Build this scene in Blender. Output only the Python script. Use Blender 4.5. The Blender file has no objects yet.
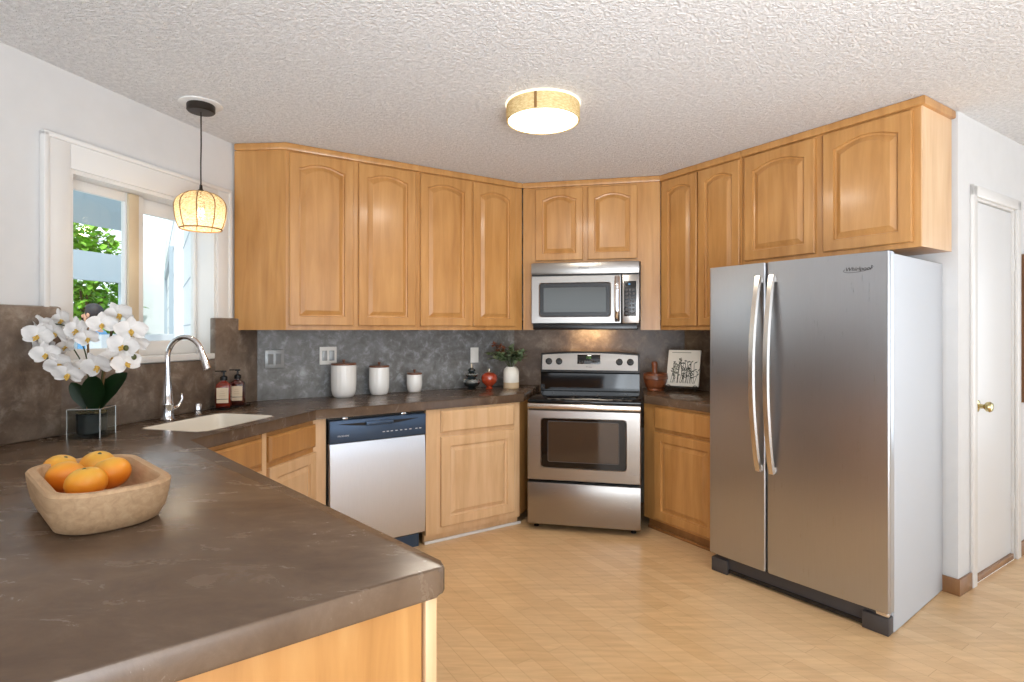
import bpy, bmesh, math, random
from mathutils import Vector, Matrix
random.seed(4)
PI = math.pi
scene = bpy.context.scene
COL = scene.collection

# ------------------------------------------------------------------ camera, world, lights, exposure
F_PX, EYE = 555.0, 1.37
cam_d = bpy.data.cameras.new('camera'); cam = bpy.data.objects.new('camera', cam_d); COL.objects.link(cam)
cam.location = (0, 0, EYE); cam.rotation_euler = (PI / 2, 0, 0)
cam_d.sensor_width = 36.0; cam_d.lens = F_PX / 1024 * 36.0
cam_d.shift_y = -11.0 / 1024; cam_d.clip_start = 0.05
scene.camera = cam

vs = scene.view_settings
vs.view_transform = 'Standard'; vs.look = 'None'; vs.gamma = 1.0; vs.use_curve_mapping = False
vs.exposure = 0.0

world = bpy.data.worlds.new('sky'); scene.world = world; world.use_nodes = True
bg = world.node_tree.nodes['Background']
bg.inputs[0].default_value = (0.86, 0.93, 1.0, 1); bg.inputs[1].default_value = 2.0

ANG = dict(L=75.5, B=32.9, R=-12.1, T=-57.1)      # directions of the four kitchen walls


def W(w, s, n, z=0.0):
    """Point on a wall's frame: s along it, n outward from the camera's side, z up."""
    a = math.radians(ANG[w])
    return Vector((s * math.cos(a) - n * math.sin(a), s * math.sin(a) + n * math.cos(a), z))


def conv(p, w):
    a = math.radians(ANG[w])
    return (p[0] * math.cos(a) + p[1] * math.sin(a), -p[0] * math.sin(a) + p[1] * math.cos(a))


def area(name, loc, target, sx, sy, power, color):
    d = bpy.data.lights.new(name, 'AREA'); d.shape = 'RECTANGLE'; d.size = sx; d.size_y = sy
    d.energy = power; d.color = color
    o = bpy.data.objects.new(name, d); COL.objects.link(o); o.location = loc
    o.rotation_euler = (Vector(target) - Vector(loc)).to_track_quat('-Z', 'Y').to_euler()
    return o


# area lamps added as daylight at unseen openings behind and beside the camera
area('daylight_fill_rear', W('B', 0.6, -3.35, 1.25), W('B', 0.6, 3, 1.35), 4.6, 2.1, 40, (0.86, 0.93, 1.0))
area('daylight_fill_right', W('B', 6.35, -1.6, 1.25), W('B', 0.0, 0.9, 1.45), 3.0, 2.1, 34, (0.87, 0.94, 1.0))
area('daylight_fill_side', W('B', -2.9, -1.6, 1.3), W('B', 3.0, 0.6, 1.2), 2.6, 2.0, 30, (0.86, 0.93, 1.0))
# unseen fill light added behind the camera, aimed up to brighten the ceiling
up = area('ceiling_fill_light', (0.7, -1.3, 0.9), (0.7, 0.35, 2.5), 2.4, 2.0, 100, (0.84, 0.92, 1.0))
up.data.spread = math.radians(105)
sun_d = bpy.data.lights.new('sun', 'SUN'); sun_d.energy = 3.0; sun_d.angle = 0.02
sun = bpy.data.objects.new('sun', sun_d); COL.objects.link(sun)
sun.rotation_euler = Vector((-0.35, 0.75, -1.0)).to_track_quat('-Z', 'Y').to_euler()

# ------------------------------------------------------------------ materials


class NT:
    def __init__(self, name):
        self.m = bpy.data.materials.new(name); self.m.use_nodes = True
        self.t = self.m.node_tree; self.n = self.t.nodes; self.l = self.t.links
        self.b = self.n['Principled BSDF']; self.out = self.n['Material Output']

    def add(self, typ, **kw):
        nd = self.n.new(typ)
        for k, v in kw.items():
            if isinstance(k, str) and hasattr(nd, k):
                setattr(nd, k, v)
        return nd

    def link(self, a, b):
        self.l.new(a, b)

    def coords(self, scale=(1, 1, 1), rot=(0, 0, 0), kind='Object'):
        tc = self.n.new('ShaderNodeTexCoord'); mp = self.n.new('ShaderNodeMapping')
        mp.inputs['Scale'].default_value = scale; mp.inputs['Rotation'].default_value = rot
        self.link(tc.outputs[kind], mp.inputs['Vector'])
        return mp.outputs['Vector']

    def noise(self, vec, scale, detail=4, rough=0.55, dist=0.0):
        nd = self.n.new('ShaderNodeTexNoise'); nd.inputs['Scale'].default_value = scale
        nd.inputs['Detail'].default_value = detail; nd.inputs['Roughness'].default_value = rough
        nd.inputs['Distortion'].default_value = dist
        self.link(vec, nd.inputs['Vector'])
        return nd.outputs['Fac']

    def ramp(self, fac, stops):
        nd = self.n.new('ShaderNodeValToRGB'); e = nd.color_ramp.elements
        while len(e) < len(stops):
            e.new(0.5)
        for i, (p, c) in enumerate(stops):
            e[i].position = p; e[i].color = rgb(c)
        self.link(fac, nd.inputs['Fac'])
        return nd.outputs['Color']

    def mix(self, fac, a, b, blend='MIX'):
        nd = self.n.new('ShaderNodeMix'); nd.data_type = 'RGBA'; nd.blend_type = blend
        for sock, v in ((nd.inputs[0], fac), (nd.inputs[6], a), (nd.inputs[7], b)):
            if hasattr(v, 'is_linked'):
                self.link(v, sock)
            else:
                sock.default_value = v if isinstance(v, (int, float)) else rgb(v)
        return nd.outputs[2]

    def bump(self, height, strength, dist=0.01):
        nd = self.n.new('ShaderNodeBump'); nd.inputs['Strength'].default_value = strength
        nd.inputs['Distance'].default_value = dist
        self.link(height, nd.inputs['Height']); self.link(nd.outputs[0], self.b.inputs['Normal'])

    def base(self, c):
        if hasattr(c, 'is_linked'):
            self.link(c, self.b.inputs['Base Color'])
        else:
            self.b.inputs['Base Color'].default_value = rgb(c)

    def set(self, rough=None, metal=None, spec=None, coat=None, **kw):
        if rough is not None: self.b.inputs['Roughness'].default_value = rough
        if metal is not None: self.b.inputs['Metallic'].default_value = metal
        if spec is not None: self.b.inputs['Specular IOR Level'].default_value = spec
        if coat is not None:
            self.b.inputs['Coat Weight'].default_value = coat; self.b.inputs['Coat Roughness'].default_value = 0.15
        return self.m


def lin(v):
    v /= 255.0
    return v / 12.92 if v <= 0.04045 else ((v + 0.055) / 1.055) ** 2.4


def rgb(c):
    """8-bit display colour to linear RGBA."""
    return (lin(c[0]), lin(c[1]), lin(c[2]), 1.0)


def plain(name, c, rough=0.5, metal=0.0, spec=0.5, coat=None, var=0.0):
    k = NT(name)
    if var:
        f = k.noise(k.coords(), 9.0)
        k.base(k.ramp(f, [(0.3, tuple(x * (1 - var) for x in c)), (0.7, tuple(min(255, x * (1 + var)) for x in c))]))
    else:
        k.base(c)
    return k.set(rough, metal, spec, coat)


def wood(name, dark, mid, light, rough=0.34, grain=(9, 9, 0.8), coat=0.25):
    k = NT(name)
    v = k.coords(grain)
    f = k.noise(v, 2.2, 6, 0.6, 0.6)
    v2 = k.coords((3, 3, 1.2))
    g = k.noise(v2, 1.6, 2, 0.5, 0.3)
    c1 = k.ramp(f, [(0.30, dark), (0.52, mid), (0.74, light)])
    c2 = k.ramp(g, [(0.3, tuple(x * 0.93 for x in mid)), (0.7, light)])
    k.base(k.mix(0.45, c1, c2))
    return k.set(rough, 0, 0.5, coat)


def concrete(name, stops, stops2, rough, scale=3.2, fac=0.5, bump=0.12, coat=0.0, rot=0.0, stretch=(1, 1, 1)):
    k = NT(name)
    v = k.coords(stretch, (0, 0, rot))
    a = k.noise(v, scale, 8, 0.62, 0.8)
    b = k.noise(v, scale * 3.1, 8, 0.7, 0.4)
    ca = k.ramp(a, stops); cb = k.ramp(b, stops2)
    k.base(k.mix(fac, ca, cb))
    r = k.n.new('ShaderNodeMapRange'); r.inputs['To Min'].default_value = rough - 0.10; r.inputs['To Max'].default_value = rough + 0.16
    k.link(b, r.inputs['Value']); k.link(r.outputs[0], k.b.inputs['Roughness'])
    k.bump(b, bump, 0.01)
    k.set(None, 0, 0.5, coat)
    return k.m


def steel(name, c=(166, 162, 158), rough=0.28, stretch=(1, 1, 60)):
    k = NT(name)
    f = k.noise(k.coords(stretch), 8.0, 3)
    k.base(k.ramp(f, [(0.3, tuple(x * 0.98 for x in c)), (0.7, c)]))
    r = k.n.new('ShaderNodeMapRange'); r.inputs['To Min'].default_value = rough - 0.02; r.inputs['To Max'].default_value = rough + 0.03
    k.link(f, r.inputs['Value']); k.link(r.outputs[0], k.b.inputs['Roughness'])
    k.b.inputs['Anisotropic'].default_value = 0.4
    return k.set(None, 1.0)


def emit(name, c, strength):
    k = NT(name); k.base((10, 10, 10))
    k.b.inputs['Emission Color'].default_value = rgb(c); k.b.inputs['Emission Strength'].default_value = strength
    return k.m


def thin_glass(name, tint=(255, 255, 255), ior=1.5, gain=1.0):
    k = NT(name)
    tr = k.n.new('ShaderNodeBsdfTransparent'); tr.inputs[0].default_value = rgb(tint)
    gl = k.n.new('ShaderNodeBsdfGlossy'); gl.inputs['Roughness'].default_value = 0.0
    fr = k.n.new('ShaderNodeFresnel'); fr.inputs['IOR'].default_value = ior
    mt = k.n.new('ShaderNodeMath'); mt.operation = 'MULTIPLY'; mt.inputs[1].default_value = gain; mt.use_clamp = True
    mx = k.n.new('ShaderNodeMixShader')
    ge = k.n.new('ShaderNodeNewGeometry'); iv = k.n.new('ShaderNodeMath'); iv.operation = 'SUBTRACT'; iv.inputs[0].default_value = 1.0
    k.link(ge.outputs['Backfacing'], iv.inputs[1])
    m2 = k.n.new('ShaderNodeMath'); m2.operation = 'MULTIPLY'
    k.link(fr.outputs[0], mt.inputs[0]); k.link(mt.outputs[0], m2.inputs[0]); k.link(iv.outputs[0], m2.inputs[1]); k.link(m2.outputs[0], mx.inputs[0])
    k.link(tr.outputs[0], mx.inputs[1]); k.link(gl.outputs[0], mx.inputs[2]); k.link(mx.outputs[0], k.out.inputs['Surface'])
    return k.m


MAT = {}
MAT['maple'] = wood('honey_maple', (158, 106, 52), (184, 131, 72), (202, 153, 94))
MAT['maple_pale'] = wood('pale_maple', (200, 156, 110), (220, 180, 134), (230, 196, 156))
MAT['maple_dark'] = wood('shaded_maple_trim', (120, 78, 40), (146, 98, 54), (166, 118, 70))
MAT['base_brown'] = wood('baseboard_wood', (112, 76, 44), (140, 98, 62), (160, 118, 80))
MAT['wall'] = plain('white_wall_paint', (214, 213, 212), 0.6, var=0.01)
MAT['white'] = plain('white_trim_paint', (224, 222, 219), 0.35)
MAT['door_white'] = plain('white_door_paint', (222, 222, 222), 0.4)
MAT['beige'] = plain('beige_vinyl', (205, 188, 160), 0.4)
MAT['steel'] = steel('brushed_steel')
MAT['steel_h'] = steel('brushed_steel_bands', (186, 188, 192), 0.28, (60, 60, 1))
MAT['steel_dw'] = steel('bright_steel', (216, 222, 232), 0.36, (60, 60, 1))
MAT['steel_side'] = plain('silver_painted_metal', (196, 200, 206), 0.6, 0.0, 0.3)
MAT['chrome'] = plain('chrome', (225, 225, 228), 0.08, 1.0)
MAT['handle'] = plain('satin_handle_metal', (215, 208, 200), 0.25, 1.0)
MAT['nickel'] = plain('brass_nickel', (205, 190, 140), 0.2, 1.0)
MAT['black'] = plain('black_enamel', (18, 18, 20), 0.25)
MAT['gloss_black'] = plain('black_ceramic_glass', (8, 8, 10), 0.06)
MAT['rubber'] = plain('dark_grey_plastic', (66, 62, 62), 0.5)
MAT['dark'] = plain('dark_recess', (20, 18, 18), 0.7)
MAT['oven_glass'] = plain('oven_window_glass', (70, 58, 48), 0.05, 0.35, 0.8)
MAT['mw_glass'] = plain('microwave_window_glass', (62, 64, 62), 0.12, 0.2, 0.6)
MAT['blue_steel'] = plain('blue_black_panel', (60, 80, 106), 0.35, 0.4)
MAT['print_light'] = plain('pale_print', (205, 212, 222), 0.5)
MAT['print_dark'] = plain('dark_print', (58, 54, 52), 0.45)
MAT['ceramic'] = plain('white_ceramic', (240, 239, 236), 0.25, coat=0.3)
MAT['sink'] = plain('white_enamel', (232, 225, 212), 0.22)
MAT['lid_wood'] = wood('lid_wood', (84, 48, 32), (110, 66, 44), (132, 84, 58))
MAT['plate_steel'] = plain('steel_switch_plate', (150, 152, 152), 0.4, 0.7)
MAT['plate_white'] = plain('white_switch', (232, 230, 224), 0.35)
MAT['plate_grey'] = plain('grey_switch', (128, 130, 130), 0.4)
MAT['amber'] = plain('amber_bottle', (122, 34, 14), 0.12, 0, 0.6, 0.5)
MAT['amber_dark'] = plain('dark_amber_bottle', (66, 24, 16), 0.12, 0, 0.6, 0.5)
MAT['label'] = plain('cream_label', (226, 206, 178), 0.6)
MAT['leaf_dark'] = plain('dark_orchid_leaf', (30, 58, 28), 0.3, var=0.12)
MAT['leaf_sage'] = plain('sage_leaf', (122, 138, 104), 0.55, var=0.2)
MAT['leaf_olive'] = plain('olive_leaf', (72, 88, 52), 0.55, var=0.2)
MAT['petal'] = plain('white_petal', (236, 233, 230), 0.55, var=0.01)
MAT['lip'] = plain('yellow_orchid_lip', (214, 176, 84), 0.5)
MAT['bud'] = plain('green_bud', (86, 92, 46), 0.5)
MAT['stem'] = plain('orchid_stem', (62, 74, 36), 0.5)
MAT['stake'] = plain('brown_stake', (116, 88, 52), 0.6)
MAT['moss'] = plain('moss', (104, 88, 58), 0.9, var=0.3)
MAT['liner'] = plain('black_liner', (26, 32, 32), 0.45)
MAT['bowl'] = wood('raw_bowl_wood', (150, 114, 78), (184, 148, 110), (204, 172, 136), 0.7, (4, 30, 30), 0)
MAT['copper_wood'] = wood('reddish_wood', (90, 46, 24), (126, 68, 38), (156, 92, 56), 0.3)
MAT['red_glaze'] = plain('red_glaze', (176, 66, 38), 0.12, 0, 0.6, 0.6, var=0.12)
MAT['gold'] = plain('pale_gold', (220, 208, 184), 0.25, 0.6)
MAT['teal_glass'] = plain('dark_teal_glaze', (30, 40, 42), 0.12, 0, 0.6, 0.6)
MAT['silver'] = plain('silver_band', (190, 194, 192), 0.2, 0.7)
MAT['vase_top'] = plain('vase_white_glaze', (232, 228, 218), 0.4)
MAT['vase_clay'] = plain('vase_bare_clay', (206, 182, 148), 0.7)
MAT['dry_flower'] = plain('dried_flower', (150, 92, 66), 0.8, var=0.25)
MAT['paper'] = plain('book_paper', (232, 228, 218), 0.6)
MAT['ink'] = plain('ink_drawing', (58, 62, 52), 0.7)
MAT['ink_soft'] = plain('soft_ink_drawing', (132, 132, 118), 0.7)
MAT['iron'] = plain('wrought_iron', (48, 44, 38), 0.45, 0.5)
MAT['canopy'] = plain('dark_bronze', (44, 36, 30), 0.4, 0.4)
MAT['rattan_rib'] = plain('dark_rattan', (128, 92, 48), 0.6)
MAT['glass'] = thin_glass('window_glass', (250, 253, 252), 1.5, 1.2)
MAT['pot_glass'] = thin_glass('clear_pot_glass', (240, 244, 244), 1.45, 0.9)
MAT['bulb'] = emit('bulb_glow', (255, 228, 184), 9.0)
MAT['diffuser'] = emit('lit_diffuser', (255, 246, 232), 5.0)
MAT['glow_ring'] = emit('lit_rim', (255, 236, 208), 1.8)
MAT['clock'] = emit('green_display', (120, 190, 60), 0.6)
MAT['blue_led'] = emit('blue_display', (70, 150, 210), 0.8)
MAT['ext_white'] = plain('white_siding', (232, 233, 235), 0.7)
MAT['ext_grey'] = plain('blue_grey_paint', (170, 182, 190), 0.7)
MAT['ext_patio'] = plain('pale_blue_soffit', (172, 190, 200), 0.7)
MAT['concrete_slab'] = plain('patio_concrete', (190, 188, 182), 0.8, var=0.05)
MAT['skin'] = plain('skin', (205, 150, 120), 0.5)
MAT['hair'] = plain('dark_hair', (44, 40, 44), 0.6)
MAT['shirt'] = plain('blue_shirt', (96, 148, 190), 0.8)
MAT['jeans'] = plain('denim', (52, 66, 92), 0.8)
MAT['bark'] = plain('bark', (92, 74, 58), 0.9)
MAT['tree_leaf'] = plain('bright_green_leaf', (120, 168, 52), 0.6, var=0.25)
MAT['tree_leaf2'] = plain('mid_green_leaf', (84, 128, 52), 0.6, var=0.25)
MAT['frame_wood'] = wood('brown_picture_frame', (96, 64, 40), (122, 84, 54), (140, 100, 66))
MAT['canvas'] = plain('tan_canvas', (176, 152, 122), 0.8, var=0.1)

MAT['counter'] = concrete('brown_polished_concrete', [(0.28, (72, 54, 41)), (0.5, (98, 78, 61)), (0.74, (124, 103, 84))],
                          [(0.25, (70, 54, 43)), (0.5, (98, 80, 65)), (0.78, (134, 116, 99))], 0.22, 1.7, 0.45, 0.10, rot=0.6, stretch=(1, 2.0, 1))
MAT['splash_brown'] = concrete('brown_plaster', [(0.3, (78, 63, 51)), (0.5, (112, 96, 82)), (0.7, (148, 134, 120))],
                               [(0.36, (72, 58, 48)), (0.52, (114, 98, 85)), (0.68, (172, 162, 150))], 0.40, 3.0, 0.5, 0.15)
MAT['splash_grey'] = concrete('slate_plaster', [(0.32, (92, 90, 88)), (0.5, (124, 124, 123)), (0.70, (160, 163, 166))],
                              [(0.34, (68, 64, 61)), (0.52, (114, 114, 113)), (0.68, (186, 191, 196))], 0.36, 5.2, 0.52, 0.15)
MAT['splash_dark'] = concrete('umber_plaster', [(0.3, (66, 52, 42)), (0.5, (98, 81, 67)), (0.7, (132, 114, 98))],
                              [(0.36, (64, 51, 42)), (0.52, (100, 84, 71)), (0.66, (146, 132, 118))], 0.38, 4.0, 0.5, 0.15)


def ceiling_mat():
    k = NT('popcorn_ceiling')
    v = k.coords()
    a = k.noise(v, 48, 4, 0.6); b = k.noise(v, 100, 3, 0.6)
    m = k.n.new('ShaderNodeMath'); m.operation = 'ADD'; k.link(a, m.inputs[0]); k.link(b, m.inputs[1])
    mr = k.n.new('ShaderNodeMapRange'); mr.inputs['From Min'].default_value = 0.8; mr.inputs['From Max'].default_value = 1.25
    k.link(m.outputs[0], mr.inputs['Value'])
    k.base(k.ramp(a, [(0.35, (226, 225, 225)), (0.65, (247, 246, 246))]))
    k.bump(mr.outputs[0], 0.8, 0.012)
    return k.set(0.9, 0, 0.2)


def floor_mat():
    k = NT('maple_plank_floor')
    v = k.coords((1, 1, 1), (0, 0, math.radians(57.1)))
    br = k.n.new('ShaderNodeTexBrick'); br.offset = 0.37; br.offset_frequency = 2
    br.inputs['Scale'].default_value = 1.0; br.inputs['Brick Width'].default_value = 0.95; br.inputs['Row Height'].default_value = 0.083
    br.inputs['Mortar Size'].default_value = 0.0009; br.inputs['Mortar Smooth'].default_value = 0.2; br.inputs['Bias'].default_value = 0.0
    br.inputs['Color1'].default_value = rgb((232, 197, 150)); br.inputs['Color2'].default_value = rgb((220, 180, 130))
    br.inputs['Mortar'].default_value = rgb((178, 132, 86))
    k.link(v, br.inputs['Vector'])
    v2 = k.coords((1.4, 12, 1), (0, 0, math.radians(57.1)))
    g = k.noise(v2, 3.0, 6, 0.62, 0.5)
    gc = k.ramp(g, [(0.3, (206, 196, 184)), (0.7, (255, 255, 255))])
    b = k.noise(k.coords(), 1.1, 3, 0.5)
    c = k.mix(0.7, br.outputs['Color'], gc, 'MULTIPLY')
    k.base(k.mix(0.25, c, k.ramp(b, [(0.35, (222, 182, 132)), (0.65, (236, 204, 162))])))
    k.bump(g, 0.03, 0.004)
    return k.set(0.32, 0, 0.5, 0.15)


def rattan_mat(name, c1, c2, hole, vec_scale, transl=0.55):
    k = NT(name)
    v = k.coords(vec_scale)
    wv = k.noise(v, 1.0, 3, 0.6, 0.2)
    col = k.ramp(wv, [(0.35, c1), (0.65, c2)])
    di = k.n.new('ShaderNodeBsdfDiffuse'); tl = k.n.new('ShaderNodeBsdfTranslucent')
    k.link(col, di.inputs[0]); k.link(col, tl.inputs[0])
    m1 = k.n.new('ShaderNodeMixShader'); m1.inputs[0].default_value = transl
    k.link(di.outputs[0], m1.inputs[1]); k.link(tl.outputs[0], m1.inputs[2])
    tr = k.n.new('ShaderNodeBsdfTransparent')
    v2 = k.coords(tuple(x * 1.6 for x in vec_scale))
    hn = k.noise(v2, 1.0, 2, 0.5)
    st = k.n.new('ShaderNodeMath'); st.operation = 'GREATER_THAN'; st.inputs[1].default_value = hole
    k.link(hn, st.inputs[0])
    m2 = k.n.new('ShaderNodeMixShader'); k.link(st.outputs[0], m2.inputs[0])
    k.link(m1.outputs[0], m2.inputs[1]); k.link(tr.outputs[0], m2.inputs[2])
    k.link(m2.outputs[0], k.out.inputs['Surface'])
    return k.m


MAT['ceiling'] = ceiling_mat()
MAT['floor'] = floor_mat()
MAT['rattan'] = rattan_mat('woven_rattan', (198, 172, 128), (236, 220, 184), 0.58, (70, 70, 210), 0.55)
MAT['rattan_band'] = rattan_mat('woven_band', (204, 178, 126), (236, 218, 170), 0.9, (60, 60, 240), 0.22)


def orange_mat():
    k = NT('mandarin_peel')
    tc = k.n.new('ShaderNodeTexCoord'); sp = k.n.new('ShaderNodeSeparateXYZ'); k.link(tc.outputs['Object'], sp.inputs[0])
    nz = k.noise(k.coords(), 30, 3)
    ad = k.n.new('ShaderNodeMath'); ad.operation = 'MULTIPLY_ADD'; ad.inputs[1].default_value = 0.03
    k.link(nz, ad.inputs[0]); k.link(sp.outputs[2], ad.inputs[2])
    mr = k.n.new('ShaderNodeMapRange'); mr.inputs['From Min'].default_value = -0.02; mr.inputs['From Max'].default_value = 0.065
    k.link(ad.outputs[0], mr.inputs['Value'])
    k.base(k.ramp(mr.outputs[0], [(0.05, (230, 122, 24)), (0.5, (238, 152, 40)), (0.95, (220, 176, 66))]))
    k.bump(k.noise(k.coords(), 320, 2), 0.12, 0.002)
    return k.set(0.38)


MAT['orange'] = orange_mat()

# ------------------------------------------------------------------ mesh helpers


def finish(bm, smooth=True, ang=0.62):
    bmesh.ops.recalc_face_normals(bm, faces=bm.faces[:])
    if smooth:
        for f in bm.faces: f.smooth = True
        for e in bm.edges:
            e.smooth = not (len(e.link_faces) == 2 and e.calc_face_angle(0) > ang)


def obj(name, bm, mat, parent=None, smooth=True, loc=None, rot=None, ang=0.62):
    finish(bm, smooth, ang)
    me = bpy.data.meshes.new(name); bm.to_mesh(me); bm.free()
    for m in (mat if isinstance(mat, (list, tuple)) else [mat]):
        me.materials.append(MAT[m] if isinstance(m, str) else m)
    o = bpy.data.objects.new(name, me); COL.objects.link(o)
    if parent: o.parent = parent
    if loc is not None: o.location = loc
    if rot is not None: o.rotation_euler = rot
    return o


def tag(o, label, cat, group=None, kind=None):
    if label: o['label'] = label
    if cat: o['category'] = cat
    if group: o['group'] = group
    if kind: o['kind'] = kind
    return o


def thing(name, label, cat, loc, rotz=0.0, group=None):
    o = bpy.data.objects.new(name, None); COL.objects.link(o); o.empty_display_size = 0.05
    o.location = loc; o.rotation_euler = (0, 0, rotz)
    return tag(o, label, cat, group)


def at_wall(name, label, cat, w, s, n, z, group=None):
    return thing(name, label, cat, W(w, s, n, z), math.radians(ANG[w]), group)


def dup(o, loc=None, rotz=None, label=None, parent=None):
    c = o.copy(); COL.objects.link(c)
    if parent is not None: c.parent = parent
    if loc is not None: c.location = loc
    if rotz is not None: c.rotation_euler = (0, 0, rotz)
    if label: c['label'] = label
    for ch in list(o.children):
        dup(ch, parent=c)
    return c


def box(bm, x0, x1, y0, y1, z0, z1, bev=0.0, seg=2):
    r = bmesh.ops.create_cube(bm, size=1.0)
    vs_ = r['verts']
    for v in vs_:
        v.co = Vector(((x0 + x1) / 2 + v.co.x * (x1 - x0), (y0 + y1) / 2 + v.co.y * (y1 - y0), (z0 + z1) / 2 + v.co.z * (z1 - z0)))
    if bev:
        es = list({e for v in vs_ for e in v.link_edges})
        bmesh.ops.bevel(bm, geom=es, offset=bev, segments=seg, affect='EDGES', profile=0.5)
    return bm


def mk(*boxes, bev=0.0):
    bm = bmesh.new()
    for b in boxes: box(bm, *b, bev=bev)
    return bm


def prism(bm, pts, z0, z1, bev=0.0, seg=2, only_horizontal=False):
    lo = [bm.verts.new((p[0], p[1], z0)) for p in pts]; hi = [bm.verts.new((p[0], p[1], z1)) for p in pts]
    bm.faces.new(lo[::-1]); bm.faces.new(hi)
    n = len(pts); es = []
    for i in range(n):
        bm.faces.new((lo[i], lo[(i + 1) % n], hi[(i + 1) % n], hi[i]))
    bm.edges.ensure_lookup_table()
    if bev:
        hs = set(hi) | set(lo)
        es = [e for e in bm.edges if e.verts[0] in hs and e.verts[1] in hs and (not only_horizontal or abs(e.verts[0].co.z - e.verts[1].co.z) < 1e-6)]
        bmesh.ops.bevel(bm, geom=es, offset=bev, segments=seg, affect='EDGES', profile=0.5)
    return bm


def loft(bm, loops, close=True, cap0=True, cap1=True):
    vl = [[bm.verts.new(p) for p in L] for L in loops]
    n = len(loops[0])
    for a, b in zip(vl, vl[1:]):
        for i in range(n if close else n - 1):
            j = (i + 1) % n
            try: bm.faces.new((a[i], a[j], b[j], b[i]))
            except ValueError: pass
    if cap0: bm.faces.new(vl[0][::-1])
    if cap1: bm.faces.new(vl[-1])
    return bm


def lathe(bm, prof, seg=32, c=(0, 0, 0)):
    """prof: list of (r, z); caps where the ends are not on the axis."""
    loops = [[(c[0] + max(r, 1e-5) * math.cos(2 * PI * i / seg), c[1] + max(r, 1e-5) * math.sin(2 * PI * i / seg), c[2] + z) for i in range(seg)] for r, z in prof]
    loft(bm, loops)
    return bm


def tube(bm, pts, r, seg=10, cap=True):
    pts = [Vector(p) for p in pts]
    n = len(pts); rs = r if isinstance(r, (list, tuple)) else [r] * n
    up = Vector((0, 0, 1)); loops = []; prev = None
    for i, p in enumerate(pts):
        d = (pts[min(i + 1, n - 1)] - pts[max(i - 1, 0)]).normalized()
        if prev is None:
            a = d.cross(up) if abs(d.z) < 0.95 else d.cross(Vector((1, 0, 0)))
        else:
            a = prev - d * prev.dot(d)
        a.normalize(); prev = a; b = d.cross(a)
        loops.append([p + (a * math.cos(2 * PI * k / seg) + b * math.sin(2 * PI * k / seg)) * rs[i] for k in range(seg)])
    loft(bm, loops, cap0=cap, cap1=cap)
    return bm


def ball(bm, c, r, sx=1, sy=1, sz=1, u=16, v=10):
    m = Matrix.Translation(Vector(c)) @ Matrix.Diagonal((r * sx, r * sy, r * sz, 1))
    bmesh.ops.create_uvsphere(bm, u_segments=u, v_segments=v, radius=1.0, matrix=m)
    return bm


def smooth_path(pts, k=6):
    P = [Vector(p) for p in pts]; out = []
    for i in range(len(P) - 1):
        p0 = P[max(i - 1, 0)]; p1 = P[i]; p2 = P[i + 1]; p3 = P[min(i + 2, len(P) - 1)]
        for j in range(k):
            t = j / k
            out.append(0.5 * ((2 * p1) + (-p0 + p2) * t + (2 * p0 - 5 * p1 + 4 * p2 - p3) * t * t + (-p0 + 3 * p1 - 3 * p2 + p3) * t ** 3))
    out.append(P[-1])
    return out


def rrect(w, h, r, n=5):
    """Rounded rectangle outline centred on the origin, (x, z) pairs."""
    out = []
    for cx, cz, a0 in ((w / 2 - r, h / 2 - r, 0), (-w / 2 + r, h / 2 - r, 90), (-w / 2 + r, -h / 2 + r, 180), (w / 2 - r, -h / 2 + r, 270)):
        for i in range(n + 1):
            a = math.radians(a0 + 90 * i / n); out.append((cx + r * math.cos(a), cz + r * math.sin(a)))
    return out


def text(name, s, size, parent, loc, mat, shear=0.0, depth=0.0006, rotz=0.0, scale=(1, 1, 1)):
    cu = bpy.data.curves.new(name, 'FONT'); cu.body = s; cu.size = size; cu.shear = shear; cu.extrude = depth
    cu.align_x = 'CENTER'; cu.align_y = 'CENTER'
    t = bpy.data.objects.new(name + '_src', cu)
    COL.objects.link(t)
    dg = bpy.context.evaluated_depsgraph_get(); dg.update()
    me = bpy.data.meshes.new_from_object(t.evaluated_get(dg)); me.name = name
    bpy.data.objects.remove(t); bpy.data.curves.remove(cu)
    me.materials.clear(); me.materials.append(MAT[mat])
    o = bpy.data.objects.new(name, me); COL.objects.link(o); o.parent = parent
    o.location = loc; o.rotation_euler = (PI / 2, 0, rotz); o.scale = scale
    return o


def rail(x0, x1, z0, z1, rise, k=14):
    """Door-panel outline: straight bottom and sides, top with a shallow arch of the given rise. Starts bottom-left, runs counter-clockwise."""
    pts = []
    for i in range(k): pts.append((x0 + (x1 - x0) * i / k, z0))
    for i in range(k): pts.append((x1, z0 + (z1 - z0) * i / k))
    xc, hw = (x0 + x1) / 2, (x1 - x0) / 2
    for i in range(k):
        x = x1 - (x1 - x0) * i / k; t = abs(x - xc) / hw
        pts.append((x, z1 + (rise * (1 - (t / 0.93) ** 2) if t < 0.93 else 0.0)))
    for i in range(k): pts.append((x0, z1 - (z1 - z0) * i / k))
    return pts


def panel_door(x0, x1, z0, z1, y0=-0.02, th=0.02, rise=0.0, fw=0.055, raised=True):
    """Raised-panel door: its outer face lies at y0, the back at y0 + th."""
    def at(L, y): return [(p[0], y, p[1]) for p in L]
    e = 0.004
    topf = fw + rise
    o_ = rail(x0, x1, z0, z1, 0); oi = rail(x0 + e, x1 - e, z0 + e, z1 - e, 0)

    def inner(d): return rail(x0 + fw + d, x1 - fw - d, z0 + fw + d, z1 - topf - d, rise)
    bm = bmesh.new()
    loops = [at(o_, y0 + th), at(o_, y0 + e), at(oi, y0), at(inner(0), y0), at(inner(0.003), y0 + 0.011), at(inner(0.011), y0 + 0.013)]
    if raised:
        loops += [at(inner(0.034), y0 + 0.0025), at(inner(0.037), y0 + 0.0005)]
    loft(bm, loops)
    return bm


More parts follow.
